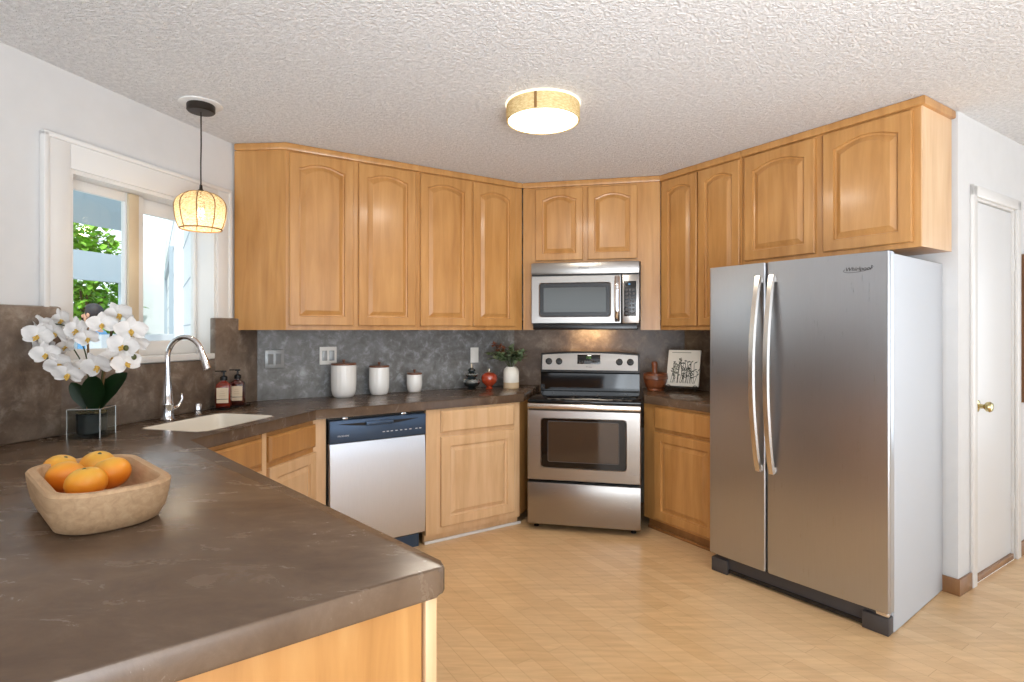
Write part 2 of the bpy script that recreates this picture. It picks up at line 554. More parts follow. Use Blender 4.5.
def slab_front(x0, x1, z0, z1, y0=-0.02, th=0.02):
    """Drawer front with a small edge moulding."""
    bm = bmesh.new()
    L = lambda d, y: [(x0 + d, y, z0 + d), (x1 - d, y, z0 + d), (x1 - d, y, z1 - d), (x0 + d, y, z1 - d)]
    loft(bm, [L(0, y0 + th), L(0, y0 + 0.009), L(0.006, y0 + 0.005), L(0.012, y0)])
    return bm


# ------------------------------------------------------------------ the setting
ZC = 2.50
KX = dict(lb=W('B', 0.532, 3.87), )
A_, B_ = W('L', 0, 2.487), None


def cross(w1, n1, w2, n2):
    a, b = math.radians(ANG[w1]), math.radians(ANG[w2])
    D = -math.sin(a) * math.cos(b) + math.cos(a) * math.sin(b)
    return Vector(((n1 * math.cos(b) - n2 * math.cos(a)) / D, (-math.sin(a) * n2 + math.sin(b) * n1) / D, 0))


NL, NB, NR, NT_ = 2.487, 3.87, 4.52, 3.49
NH = 1.155                                              # hall wall, in the B frame
cLB, cBR, cRT = cross('L', NL, 'B', NB), cross('B', NB, 'R', NR), cross('R', NR, 'T', NT_)
cTH = cross('T', NT_, 'B', NH)                          # outside corner beside the fridge
hall_end = W('B', 6.5, NH); rear_right = W('B', 6.5, -3.5); rear_left = W('B', -3.0, -3.5)
sL_end = -1.05
left_end = W('L', sL_end, NL); side_top = Vector(left_end)
t_ = conv(left_end, 'B')
room = [left_end, cLB, cBR, cRT, cTH, hall_end, rear_right, rear_left, W('B', -3.0, t_[1])]


def flat(pts, z0, z1):
    bm = bmesh.new(); prism(bm, [(p[0], p[1]) for p in pts], z0, z1); return bm


def struct(o, label=None):
    o['kind'] = 'structure'
    if label: o['label'] = label
    return o


struct(obj('floor', flat(room, -0.08, 0.0), 'floor', smooth=False), 'light maple plank floor')
big = [W('L', sL_end, NL + 0.14), W('L', 3.2, NL + 0.14), W('B', 0.5, NB + 0.14), W('B', 2.55, NB + 0.14), W('R', -1.0, NR + 0.14), W('R', 0.4, NR + 0.14),
       W('T', -2.9, NT_ + 0.14), W('T', -1.1, NT_ + 0.14), W('B', 3.7, NH + 0.14), W('B', 6.6, NH + 0.14), W('B', 6.6, -3.6), W('B', -3.1, -3.6), W('B', -3.1, t_[1])]
struct(obj('ceiling', flat(big, ZC, ZC + 0.10), 'ceiling', smooth=False), 'white popcorn ceiling')

# wall with the window: opening s 1.855..2.66, z 1.22..2.075
WS0, WS1, WZ0, WZ1 = 1.86, 2.70, 1.225, 2.075
sLB = conv(cLB, 'L')[0]
TH = 0.13


def wall_obj(name, w, boxes, label, mat='wall'):
    bm = bmesh.new()
    for b in boxes: box(bm, *b)
    o = obj(name, bm, mat, smooth=False, loc=(0, 0, 0), rot=(0, 0, math.radians(ANG[w])))
    return struct(o, label)


wall_obj('wall_left', 'L', [(sL_end, WS0, NL, NL + TH, 0, ZC), (WS1, sLB + 0.06, NL, NL + TH, 0, ZC), (WS0, WS1, NL, NL + TH, 0, WZ0), (WS0, WS1, NL, NL + TH, WZ1, ZC)], 'white wall with the kitchen window')
sBL, sBR = conv(cLB, 'B')[0], conv(cBR, 'B')[0]
wall_obj('wall_back', 'B', [(sBL - 0.03, sBR + 0.05, NB, NB + TH, 0, ZC)], 'white wall behind the dishwasher run')
wall_obj('wall_corner', 'R', [(conv(cBR, 'R')[0] - 0.05, conv(cRT, 'R')[0] + 0.05, NR, NR + TH, 0, ZC)], 'diagonal wall behind the range')
wall_obj('wall_right', 'T', [(conv(cRT, 'T')[0] - 0.05, -NH, NT_, NT_ + TH, 0, ZC)], 'white wall behind the fridge')
DS0, DS1, DZ = 3.70, 4.335, 2.09                       # hall door
sTH = conv(cTH, 'B')[0]
wall_obj('wall_hall', 'B', [(sTH + TH, DS0, NH, NH + TH, 0, ZC), (DS1, 6.6, NH, NH + TH, 0, ZC), (DS0, DS1, NH, NH + TH, DZ, ZC)], 'white hall wall with a narrow door')
wall_obj('wall_rear', 'B', [(-3.1, -1.75, -3.6, -3.5, 0, ZC), (2.95, 6.6, -3.6, -3.5, 0, ZC), (-1.75, 2.95, -3.6, -3.5, 2.3, ZC), (-1.75, 2.95, -3.6, -3.5, 0, 0.12)], 'white wall behind the camera with a wide glazed opening')
wall_obj('wall_side', 'B', [(6.5, 6.6, -3.5, -3.15, 0, ZC), (6.5, 6.6, -0.05, NH, 0, ZC), (6.5, 6.6, -3.15, -0.05, 2.3, ZC), (6.5, 6.6, -3.15, -0.05, 0, 0.12)], 'white wall of the dining side with a glazed opening')
wall_obj('wall_far', 'B', [(-3.1, -3.0, -3.5, -2.95, 0, ZC), (-3.1, -3.0, -0.25, t_[1], 0, ZC), (-3.1, -3.0, -2.95, -0.25, 2.3, ZC), (-3.1, -3.0, -2.95, -0.25, 0, 0.2)], 'white wall far left of the room')
bm = bmesh.new(); p0, p1 = conv(left_end, 'B'), (-3.0, t_[1]); box(bm, -3.0, p0[0], p0[1], p0[1] + 0.1, 0, ZC)
struct(obj('wall_return', bm, 'wall', smooth=False, rot=(0, 0, math.radians(ANG['B']))), 'short white return wall')

# --- kitchen window
aL = math.radians(ANG['L'])


def L_obj(name, boxes, mat, parent=None, bev=0.0):
    bm = bmesh.new()
    for b in boxes: box(bm, *b, bev=bev)
    return obj(name, bm, mat, parent, rot=None if parent else (0, 0, aL))


win = thing('window_1', None, None, (0, 0, 0), aL); struct(win, 'white sliding kitchen window over the sink')
L_obj('casing', [(1.765, WS0, NL - 0.022, NL, 1.21, 2.185), (WS1, 2.785, NL - 0.022, NL, 1.21, 2.185), (WS0, WS1, NL - 0.022, NL, WZ1, 2.185)], 'white', win, 0.004)
L_obj('casing_back_band', [(1.745, 1.767, NL - 0.03, NL, 1.21, 2.20), (2.783, 2.805, NL - 0.03, NL, 1.21, 2.20), (1.745, 2.805, NL - 0.03, NL, 2.183, 2.205)], 'white', win, 0.004)
L_obj('jamb', [(WS0, WS0 + 0.018, NL - 0.01, NL + TH, WZ0, WZ1), (WS1 - 0.018, WS1, NL - 0.01, NL + TH, WZ0, WZ1), (WS0 + 0.018, WS1 - 0.018, NL - 0.01, NL + TH, WZ1 - 0.018, WZ1)], 'white', win)
L_obj('sill', [(1.80, 2.76, NL - 0.035, NL + TH, WZ0 - 0.02, WZ0 + 0.012)], 'white', win, 0.005)
g0 = NL + 0.075


def sash(s0, s1, n0, stile_mat, wd=0.035, right_wd=None):
    rw = right_wd or wd
    f = L_obj('sash', [(s0, s0 + wd, n0, n0 + 0.03, WZ0 + 0.012, WZ1 - 0.018), (s1 - rw, s1, n0, n0 + 0.03, WZ0 + 0.012, WZ1 - 0.018),
                       (s0 + wd, s1 - rw, n0, n0 + 0.03, WZ0 + 0.012, WZ0 + 0.012 + wd), (s0 + wd, s1 - rw, n0, n0 + 0.03, WZ1 - 0.018 - wd, WZ1 - 0.018)], stile_mat, win, 0.003)
    L_obj('pane', [(s0 + wd, s1 - rw, n0 + 0.013, n0 + 0.017, WZ0 + 0.012 + wd, WZ1 - 0.018 - wd)], 'glass', f)
    return f


sash(WS0 + 0.018, 2.30, g0, 'white', 0.045, 0.10)
sash(2.235, WS1 - 0.018, g0 + 0.035, 'white', 0.075, 0.018)
L_obj('screen_stile', [(2.205, 2.262, g0 - 0.014, g0 - 0.002, WZ0 + 0.02, WZ1 - 0.02)], 'beige', win, 0.002)
L_obj('latch', [(1.885, 1.90, g0 - 0.02, g0, 1.60, 1.68)], 'white', win, 0.004)

# glazed openings behind the camera
for nm, boxes in (('window_2', [(-1.75, -1.69, -3.58, -3.52, 0.12, 2.3), (2.89, 2.95, -3.58, -3.52, 0.12, 2.3), (0.57, 0.63, -3.58, -3.52, 0.12, 2.3), (-1.69, 2.89, -3.58, -3.52, 2.24, 2.3), (-1.69, 2.89, -3.58, -3.52, 0.12, 0.18)]),
                  ('window_3', [(6.52, 6.58, -3.15, -3.09, 0.12, 2.3), (6.52, 6.58, -0.11, -0.05, 0.12, 2.3), (6.52, 6.58, -1.63, -1.57, 0.12, 2.3), (6.52, 6.58, -3.09, -0.11, 2.24, 2.3)]),
                  ('window_4', [(-3.08, -3.02, -2.95, -2.89, 0.2, 2.3), (-3.08, -3.02, -0.31, -0.25, 0.2, 2.3), (-3.08, -3.02, -2.89, -0.31, 2.24, 2.3), (-3.08, -3.02, -2.89, -0.31, 0.2, 0.26)])):
    struct(obj(nm, mk(*boxes), 'white', smooth=False, rot=(0, 0, math.radians(ANG['B']))))

# --- hall door
aB = math.radians(ANG['B'])
dr = thing('door_1', None, None, W('B', DS0, NH, 0), aB); struct(dr, 'narrow white flush hall door')
dw = DS1 - DS0
obj('door_leaf', mk((0.020, dw - 0.020, 0.012, 0.047, 0.036, DZ - 0.02), bev=0.003), 'door_white', dr)
obj('door_jamb', mk((0.0, 0.018, 0.0, 0.12, 0.0, DZ), (dw - 0.018, dw, 0.0, 0.12, 0.0, DZ), (0.018, dw - 0.018, 0.0, 0.12, DZ - 0.016, DZ)), 'white', dr)
obj('door_casing', mk((-0.055, 0.004, -0.016, 0.0, 0.0, DZ + 0.05), (dw - 0.004, dw + 0.055, -0.016, 0.0, 0.0, DZ + 0.05), (-0.055, dw + 0.055, -0.016, 0.0, DZ - 0.004, DZ + 0.055), bev=0.004), 'white', dr)
obj('threshold', mk((0.018, dw - 0.018, 0.0, 0.12, 0.0, 0.034), bev=0.002), 'base_brown', dr)
bm = bmesh.new(); lathe(bm, [(0.0, 0), (0.032, 0), (0.032, 0.005), (0.013, 0.012), (0.012, 0.03), (0.026, 0.042), (0.029, 0.055), (0.022, 0.066), (0.0, 0.069)], 20)
kn = obj('door_knob', bm, 'nickel', dr, loc=(0.085, 0.012, 0.955), rot=(PI / 2, 0, 0))
obj('hinge', mk((dw - 0.03, dw - 0.012, -0.004, 0.014, 1.72, 1.81)), 'white', dr)
obj('hinge', mk((dw - 0.03, dw - 0.012, -0.004, 0.014, 0.30, 0.39)), 'white', dr)

# --- baseboards
bm = bmesh.new(); box(bm, sTH, DS0 - 0.057, NH - 0.013, NH, 0, 0.085, 0.003)
struct(obj('baseboard_hall', bm, 'base_brown', rot=(0, 0, aB)))
bm = bmesh.new(); box(bm, DS1 + 0.057, 6.45, NH - 0.013, NH, 0, 0.085, 0.003)
struct(obj('baseboard_hall_end', bm, 'base_brown', rot=(0, 0, aB)))
bm = bmesh.new(); box(bm, -NH - 0.10, -NH + 0.013, NT_ - 0.013, NT_, 0, 0.085, 0.003)
struct(obj('baseboard_right', bm, 'base_brown', rot=(0, 0, math.radians(ANG['T']))))

# --- backsplash (plaster skin on the walls)
bm = bmesh.new()
box(bm, sL_end + 0.2, 1.815, NL - 0.034, NL - 0.0005, 0.92, 1.47, 0.012)
box(bm, 1.79, WS1 + 0.10, NL - 0.024, NL - 0.0005, 0.92, 1.20, 0.004)
box(bm, 2.660, sLB - 0.004, NL - 0.040, NL - 0.0005, 0.92, 1.44, 0.006)
struct(obj('wall_left_backsplash', bm, 'splash_brown', rot=(0, 0, aL)), 'brown plaster backsplash below the window')
bm = bmesh.new(); box(bm, sBL + 0.02, sBR - 0.005, NB - 0.02, NB - 0.0005, 0.92, 1.40)
struct(obj('wall_back_backsplash', bm, 'splash_grey', rot=(0, 0, aB)), 'slate grey plaster backsplash behind the canisters')
bm = bmesh.new(); box(bm, conv(cBR, 'R')[0] + 0.001, conv(cRT, 'R')[0] - 0.001, NR - 0.02, NR - 0.0005, 0.6, 1.45)
struct(obj('wall_corner_backsplash', bm, 'splash_dark', rot=(0, 0, math.radians(ANG['R']))), 'dark umber plaster backsplash behind the range')
bm = bmesh.new(); box(bm, conv(cRT, 'T')[0] + 0.001, -1.9, NT_ - 0.02, NT_ - 0.0005, 0.92, 1.40)
struct(obj('wall_right_backsplash', bm, 'splash_dark', rot=(0, 0, math.radians(ANG['T']))), 'dark umber plaster backsplash left of the fridge')

# ------------------------------------------------------------------ countertops
CT, CB = 0.92, 0.866


def xy(p): return (p[0], p[1])


pc = Vector((-0.118, 1.062, 0))                        # peninsula corner
near_dir = Vector((-0.804, -0.595, 0)).normalized()
far_dir = Vector((-0.707, 0.707, 0))
near_end = pc + near_dir * 2.2
t2 = conv(near_end, 'L')
r_c = 0.03
near_left = W('L', t2[0] - 0.05, NL - 0.036)
sink_front_n = 1.853
# far edge meets the sink-run front
k_ = 0.0
for i in range(4000):
    q = pc + far_dir * (i * 0.001)
    if conv(q, 'L')[1] >= sink_front_n:
        break
elbow = q
inner = cross('L', sink_front_n, 'B', 3.225)
c_end = cross('R', 0, 'B', 3.225)
aR = math.radians(ANG['R'])


def on_R_s(s, w, n):
    """Point with wall-R coordinate s on the line n of wall w."""
    a = math.radians(ANG[w])
    best = None
    for i in range(60000):
        ss = -3 + i * 0.0001
        p = W(w, ss, n)
        d = abs(conv(p, 'R')[0] - s)
        if best is None or d < best[0]: best = (d, p)
    return best[1]


c_end = on_R_s(-0.735, 'B', 3.225)
outline = [xy(c_end), xy(W('R', -0.735, NR - 0.021)), xy(cross('B', NB - 0.021, 'R', NR - 0.021)), xy(cross('L', NL - 0.021, 'B', NB - 0.021)), xy(W('L', 1.0, NL - 0.021)), xy(W('L', -0.6, NL - 0.021))]
# near edge back to the corner, rounded
q0 = Vector((outline[-1][0], outline[-1][1], 0))
lam = 0
nn = Vector((-near_dir.y, near_dir.x, 0))
m_ = pc + near_dir * 2.75
outline += [xy(m_)]
a1 = pc + near_dir * r_c; a2 = pc + far_dir * r_c
for i in range(6):
    t = i / 5
    outline.append(xy(a1 * (1 - t) ** 2 + pc * 2 * t * (1 - t) + a2 * t * t))
outline += [xy(elbow), xy(inner)]

ctop = thing('countertop', 'brown polished concrete countertop sweeping from peninsula past sink to range', 'countertop', (0, 0, 0))
SK = (2.02, 2.53, 1.925, 2.300)                         # sink bowl opening in the L frame
bm = bmesh.new(); prism(bm, outline, CB, CT, 0.007, 2)
ct = obj('slab', bm, 'counter', ctop)
# cut the sink opening
bmc = bmesh.new()
L4 = [W('L', s, n) for s, n in ((SK[0], SK[2]), (SK[1], SK[2]), (SK[1], SK[3]), (SK[0], SK[3]))]
prism(bmc, [xy(p) for p in L4], CB - 0.03, CT + 0.03)
vert_edges = [e for e in bmc.edges if abs(e.verts[0].co.z - e.verts[1].co.z) > 0.01]
bmesh.ops.bevel(bmc, geom=vert_edges, offset=0.03, segments=5, affect='EDGES')
mec = bpy.data.meshes.new('cutter'); bmesh.ops.recalc_face_normals(bmc, faces=bmc.faces[:]); bmc.to_mesh(mec); bmc.free()
cutter = bpy.data.objects.new('cutter', mec); COL.objects.link(cutter)
md = ct.modifiers.new('sink_cut', 'BOOLEAN'); md.operation = 'DIFFERENCE'; md.object = cutter; md.solver = 'EXACT'
dg = bpy.context.evaluated_depsgraph_get(); dg.update()
me2 = bpy.data.meshes.new_from_object(ct.evaluated_get(dg)); me2.name = 'slab'
ct.modifiers.clear(); ct.data = me2
bpy.data.objects.remove(cutter); bpy.data.meshes.remove(mec)

# right-hand countertop
c2 = thing('countertop', 'short brown concrete countertop between range and fridge', 'countertop', (0, 0, 0))
p_front = on_R_s(0.088, 'T', 2.84)
bm = bmesh.new()
prism(bm, [xy(p_front), xy(W('T', -2.12, 2.84)), xy(W('T', -2.12, NT_ - 0.021)), xy(cross('R', NR - 0.021, 'T', NT_ - 0.021)), xy(W('R', 0.088, NR - 0.021))], CB, CT, 0.006, 2)
obj('slab', bm, 'counter', c2)

# sink
sk = thing('kitchen_sink', 'white undermount sink set in the concrete counter under the window', 'sink', W('L', (SK[0] + SK[1]) / 2, (SK[2] + SK[3]) / 2, 0.72), aL)
sw, sd = SK[1] - SK[0] - 0.002, SK[3] - SK[2] - 0.002


def rr3(w, h, r, z): return [(x, y, z) for x, y in rrect(w, h, r, 5)]


bm = bmesh.new()
loft(bm, [rr3(sw - 0.02, sd - 0.02, 0.03, 0.0), rr3(sw, sd, 0.032, 0.10), rr3(sw, sd, 0.032, 0.196), rr3(sw - 0.004, sd - 0.004, 0.031, 0.199), rr3(sw - 0.034, sd - 0.034, 0.03, 0.199), rr3(sw - 0.040, sd - 0.040, 0.03, 0.194),
          rr3(sw - 0.06, sd - 0.06, 0.04, 0.06), rr3(sw - 0.12, sd - 0.12, 0.04, 0.040), rr3(0.09, 0.09, 0.04, 0.036)], cap0=True)
obj('basin', bm, 'sink', sk)
bm = bmesh.new(); lathe(bm, [(0, 0.0), (0.04, 0.0), (0.042, 0.004), (0.03, 0.007), (0.0, 0.005)], 20, (0, 0, 0.037))
obj('drain', bm, 'chrome', sk)

# ------------------------------------------------------------------ upper cabinets
UB = 1.37


def crown(parent, boxes_or_poly, mat='maple'):
    bm = bmesh.new()
    prism(bm, boxes_or_poly, ZC - UB - 0.045, ZC - UB - 0.001, 0.008, 2, True)
    return obj('crown_molding', bm, mat, parent)


HU = ZC - UB - 0.001
g_up = 'arched-door upper cabinets'
# left cabinet with the angled end panel, local origin at s=0.67, n=3.55
def LB(s, n): return (s - 0.67, n - 3.55)


cab = at_wall('upper_cabinet', 'upper cabinet with angled end panel and two doors, left of the canisters', 'cabinet', 'B', 0.67, 3.55, UB, g_up)
poly = [LB(0.672, 3.55), LB(1.522, 3.55), LB(1.522, NB - 0.022), LB(0.565, NB - 0.022), LB(0.415, 3.74)]
bm = bmesh.new(); prism(bm, poly, 0, HU - 0.044); obj('carcass', bm, 'maple', cab)
crown(cab, [LB(0.668, 3.532), LB(1.522, 3.532), LB(1.522, NB - 0.03), LB(0.575, NB - 0.03), LB(0.412, 3.725)])
DZ0, DZ1 = 0.028, 1.075
for s0, s1 in ((0.69, 1.078), (1.112, 1.503)):
    obj('door', panel_door(s0 - 0.67, s1 - 0.67, DZ0, DZ1, rise=0.032), 'maple', cab, ang=0.15)
cab = at_wall('upper_cabinet', 'upper cabinet with two arched doors over the red jar, meeting the range corner', 'cabinet', 'B', 1.523, 3.55, UB, g_up)
bm = bmesh.new(); pB = cross('B', 3.55, 'R', 4.20); sx = conv(pB, 'B')[0]
prism(bm, [(0, 0), (sx - 1.523 - 0.002, 0), (sx - 1.523 - 0.002 + 0.12, 0.295), (0, 0.295)], 0, HU - 0.044); obj('carcass', bm, 'maple', cab)
crown(cab, [(0, -0.018), (sx - 1.523 - 0.01, -0.018), (sx - 1.523 + 0.08, 0.28), (0, 0.28)])
for s0, s1 in ((1.54, 1.934), (1.954, 2.322)):
    obj('door', panel_door(s0 - 1.523, s1 - 1.523, DZ0, DZ1, rise=0.032), 'maple', cab, ang=0.15)

# range-wall cabinet
cab = at_wall('upper_cabinet', 'short upper cabinet with two arched doors directly above the microwave', 'cabinet', 'R', -0.815, 4.20, UB, g_up)
pT = cross('R', 4.20, 'T', 3.12); wR = conv(pT, 'R')[0] + 0.815
bm = bmesh.new(); prism(bm, [(0.002, 0), (wR - 0.002, 0), (wR - 0.05, 0.29), (0.08, 0.29)], 0.505, HU - 0.044); obj('carcass', bm, 'maple', cab)
obj('filler_panel', mk((0.003, 0.082, 0.0, 0.06, 0.0, 0.505)), 'maple', cab)
obj('filler_panel', mk((0.885, wR - 0.003, 0.0, 0.06, 0.0, 0.505)), 'maple', cab)
crown(cab, [(0.0, -0.018), (wR, -0.018), (wR - 0.05, 0.28), (0.08, 0.28)])
for s0, s1 in ((-0.712, -0.353), (-0.316, 0.045)):
    obj('door', panel_door(s0 + 0.815, s1 + 0.815, 0.528, 1.07, rise=0.032, fw=0.05), 'maple', cab, ang=0.15)

# right-hand wall
s0r = conv(pT, 'T')[0]
cab = at_wall('upper_cabinet', 'tall upper cabinet with two arched doors just left of the fridge top', 'cabinet', 'T', s0r + 0.002, 3.12, UB, g_up)
wT = -2.146 - s0r - 0.004
bm = bmesh.new(); prism(bm, [(0, 0), (wT, 0), (wT, 0.345), (-0.1, 0.345)], 0, HU - 0.044); obj('carcass', bm, 'maple', cab)
crown(cab, [(0.0, -0.018), (wT, -0.018), (wT, 0.33), (-0.07, 0.33)])
for a0, a1_ in ((-2.795, -2.488), (-2.476, -2.160)):
    obj('door', panel_door(a0 - s0r - 0.002, a1_ - s0r - 0.002, DZ0, DZ1, rise=0.03, fw=0.052), 'maple', cab, ang=0.15)
cab = at_wall('upper_cabinet', 'short wide upper cabinet with two arched doors above the fridge', 'cabinet', 'T', -2.145, 3.12, UB, g_up)
wT = 2.145 - 1.18
bm = bmesh.new(); box(bm, 0, wT, 0, 0.345, 0.405, HU - 0.044); obj('carcass', bm, 'maple', cab)
bm = bmesh.new(); box(bm, wT, wT + 0.006, 0.0, 0.345, 0.405, HU - 0.044); obj('end_panel', bm, 'maple_pale', cab)  # paler maple than the doors: brighter light on this end put into its colour
crown(cab, [(0.0, -0.018), (wT + 0.024, -0.018), (wT + 0.024, 0.345), (0.0, 0.345)])
for a0, a1_ in ((-2.125, -1.686), (-1.640, -1.212)):
    obj('door', panel_door(a0 + 2.145, a1_ + 2.145, 0.43, DZ1, rise=0.036, fw=0.058), 'maple', cab, ang=0.15)

# ------------------------------------------------------------------ base cabinets
g_base = 'lower cabinets'
# cabinet between dishwasher and range
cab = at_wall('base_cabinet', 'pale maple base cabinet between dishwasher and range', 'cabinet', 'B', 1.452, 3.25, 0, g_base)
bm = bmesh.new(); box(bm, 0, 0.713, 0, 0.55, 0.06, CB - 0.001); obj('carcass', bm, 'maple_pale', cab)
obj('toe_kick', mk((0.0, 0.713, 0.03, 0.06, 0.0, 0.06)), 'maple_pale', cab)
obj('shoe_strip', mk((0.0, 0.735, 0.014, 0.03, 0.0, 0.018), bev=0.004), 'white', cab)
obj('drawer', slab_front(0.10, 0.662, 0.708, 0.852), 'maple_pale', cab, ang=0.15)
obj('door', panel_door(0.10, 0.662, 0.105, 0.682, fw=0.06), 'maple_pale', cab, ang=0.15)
fp = W('R', -0.718, 4.05); f0 = conv(fp, 'B')
bm = bmesh.new(); prism(bm, [(0.714, 0.0), (f0[0] - 1.452, f0[1] - 3.25), (f0[0] - 1.452 - 0.02, f0[1] - 3.25 + 0.01), (0.714, 0.03)], 0.07, CB - 0.001)
obj('filler_panel', bm, 'maple', cab)

# sink run
SF = 1.878
cab = at_wall('base_cabinet', 'honey maple sink base cabinet with false drawer fronts left of the dishwasher', 'cabinet', 'L', 1.93, SF, 0, g_base)
ci = cross('L', SF, 'B', 3.25); sI = conv(ci, 'L')[0] - 1.93
fr_ = conv(W('B', 0.832, 3.25), 'L')
bm = bmesh.new(); box(bm, 0.0, sI, 0.0, 0.02, 0.06, CB - 0.001); box(bm, 0.0, sI, 0.02, 0.55, 0.06, 0.66); box(bm, 0.0, 0.02, 0.02, 0.55, 0.66, CB - 0.001)
obj('carcass', bm, 'maple', cab)
bm = bmesh.new(); d0 = Vector((sI, 0)); d1 = Vector((fr_[0] - 1.93, fr_[1] - SF))
nb = Vector(((d1 - d0).y * -1, (d1 - d0).x)).normalized() * 0.02
prism(bm, [d0, d1, d1 + nb, d0 + nb], 0.06, CB - 0.001); obj('corner_filler', bm, 'maple_pale', cab)
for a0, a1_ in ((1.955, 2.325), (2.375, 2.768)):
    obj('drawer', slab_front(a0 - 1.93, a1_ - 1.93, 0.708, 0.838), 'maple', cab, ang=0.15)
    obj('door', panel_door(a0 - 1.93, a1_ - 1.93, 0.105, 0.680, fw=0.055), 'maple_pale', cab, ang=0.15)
obj('stile', mk((2.325 - 1.93 + 0.008, 2.375 - 1.93 - 0.012, -0.006, 0.0, 0.1, CB - 0.002)), 'maple_pale', cab)

# right of the range
cab = at_wall('base_cabinet', 'honey maple base cabinet between range and fridge', 'cabinet', 'T', -2.745, 2.872, 0, g_base)
bm = bmesh.new(); prism(bm, [(0.0, 0), (0.62, 0), (0.62, 0.59), (-0.05, 0.59), (-0.05, 0.35)], 0.075, CB - 0.001); obj('carcass', bm, 'maple', cab)
obj('toe_kick', mk((0.02, 0.62, 0.03, 0.05, 0.0, 0.075)), 'maple_dark', cab)
obj('shoe_strip', mk((0.02, 0.62, 0.016, 0.03, 0.0, 0.02), bev=0.004), 'maple_dark', cab)
obj('drawer', slab_front(0.105, 0.60, 0.70, 0.845), 'maple', cab, ang=0.15)
obj('door', panel_door(0.105, 0.60, 0.095, 0.682, fw=0.058), 'maple', cab, ang=0.15)

# peninsula cabinet
pen = thing('base_cabinet', 'peninsula cabinet with plain maple back panel under the near counter', 'cabinet', (0, 0, 0), 0, g_base)
pA = pc + near_dir * 0.020 + far_dir * 0.036
pD = pA + near_dir * 2.2; pE = pA + far_dir * 1.10; pF = pD + far_dir * 0.30
bm = bmesh.new(); prism(bm, [xy(pD), xy(pA), xy(pE), xy(pF)], 0.0, CB - 0.001); obj('carcass', bm, 'maple', pen)
side_n = Vector((-near_dir.y, near_dir.x, 0)) * -1
if side_n.dot(far_dir) > 0: side_n = -side_n
q0_ = pA + near_dir * 0.012; q1_ = pA + near_dir * 0.0
bm = bmesh.new(); prism(bm, [xy(pA + near_dir * 2.2 + side_n * 0.012), xy(pA + near_dir * 0.024 + side_n * 0.012), xy(pA + near_dir * 0.024), xy(pA + near_dir * 2.2)], 0.0, CB - 0.001)
obj('back_panel', bm, 'maple', pen)
bm = bmesh.new(); prism(bm, [xy(pA + near_dir * 0.018 + side_n * 0.018), xy(pA + side_n * 0.018 - near_dir * 0.006), xy(pA - near_dir * 0.006), xy(pA + near_dir * 0.018)], 0.0, CB - 0.001, 0.002)
obj('corner_post', bm, 'maple_pale', pen)

# ------------------------------------------------------------------ dishwasher
dwz = at_wall('dishwasher', 'stainless dishwasher with blue-black control panel under the canisters', 'dishwasher', 'B', 0.838, 3.235, 0)
WD = 0.608
obj('tub', mk((0.004, WD - 0.004, 0.02, 0.56, 0.09, 0.858)), 'black', dwz)
bm = bmesh.new(); L = []
for i in range(13):
    z = 0.105 + (0.712 - 0.105) * i / 12; b_ = -0.012 * math.sin(PI * i / 12) ** 0.6 if 0 < i < 12 else 0
    L.append([(0.006, 0.02, z), (0.010, -0.006 + b_, z), (WD - 0.010, -0.006 + b_, z), (WD - 0.006, 0.02, z)])
loft(bm, L); obj('door_panel', bm, 'steel_dw', dwz, ang=1.2)
cp = obj('control_panel', mk((0.006, WD - 0.006, -0.016, 0.02, 0.716, 0.848), bev=0.006), 'blue_steel', dwz)
bm = bmesh.new()
L = []
for i in range(21):
    t = i / 20; x = 0.06 + (WD - 0.12) * t; d = 0.002 + 0.020 * math.sin(PI * t)
    L.append([(x, -0.0172, 0.826), (x, -0.0172, 0.826 - d), (x, -0.010, 0.826 - d), (x, -0.010, 0.826)])
loft(bm, L); obj('handle_recess', bm, 'dark', cp)
obj('handle', mk((0.215, 0.385, -0.030, -0.014, 0.806, 0.832), bev=0.006), 'blue_steel', cp)
text('badge', 'FRIGIDAIRE', 0.013, cp, (0.085, -0.0168, 0.757), 'print_light')
for i, x in enumerate((0.32, 0.345, 0.37, 0.40, 0.43, 0.46, 0.49, 0.53, 0.555)):
    obj('button', mk((x, x + 0.014, -0.0172, -0.0150, 0.757, 0.762)), 'print_light', cp)
obj('mounting_clip', mk((0.085, 0.115, -0.002, 0.02, 0.850, 0.862), bev=0.002), 'chrome', dwz)
obj('mounting_clip', mk((0.445, 0.475, -0.002, 0.02, 0.850, 0.862), bev=0.002), 'chrome', dwz)
obj('toe_panel', mk((0.006, WD - 0.03, 0.045, 0.06, 0.0, 0.10)), 'blue_steel', dwz)

# ------------------------------------------------------------------ range
rg = at_wall('kitchen_range', 'stainless electric range with black glass cooktop in the corner', 'range', 'R', -0.697, 3.76, 0)
RW = 0.764
RT = 0.893
obj('body', mk((0.004, RW - 0.004, 0.03, 0.62, 0.035, RT - 0.018)), 'black', rg)
for x in (0.05, RW - 0.05):
    for y in (0.08, 0.56):
        bm = bmesh.new(); lathe(bm, [(0.018, 0.0), (0.018, 0.01), (0.01, 0.012), (0.01, 0.04)], 10, (x, y, 0))
        obj('foot', bm, 'black', rg)
bm = bmesh.new(); box(bm, 0, RW, -0.004, 0.60, RT - 0.02, RT, 0.005)
ck = obj('cooktop', bm, 'gloss_black', rg)
for x, y, r in ((0.20, 0.17, 0.105), (0.56, 0.17, 0.085), (0.20, 0.43, 0.08), (0.56, 0.43, 0.105)):
    bm = bmesh.new()
    L = [[(x + q * math.cos(2 * PI * i / 40), y + q * math.sin(2 * PI * i / 40), RT + 0.0006) for i in range(40)] for q in (r, r - 0.003)]
    loft(bm, L, cap0=False, cap1=False); obj('burner_ring', bm, 'rubber', ck)
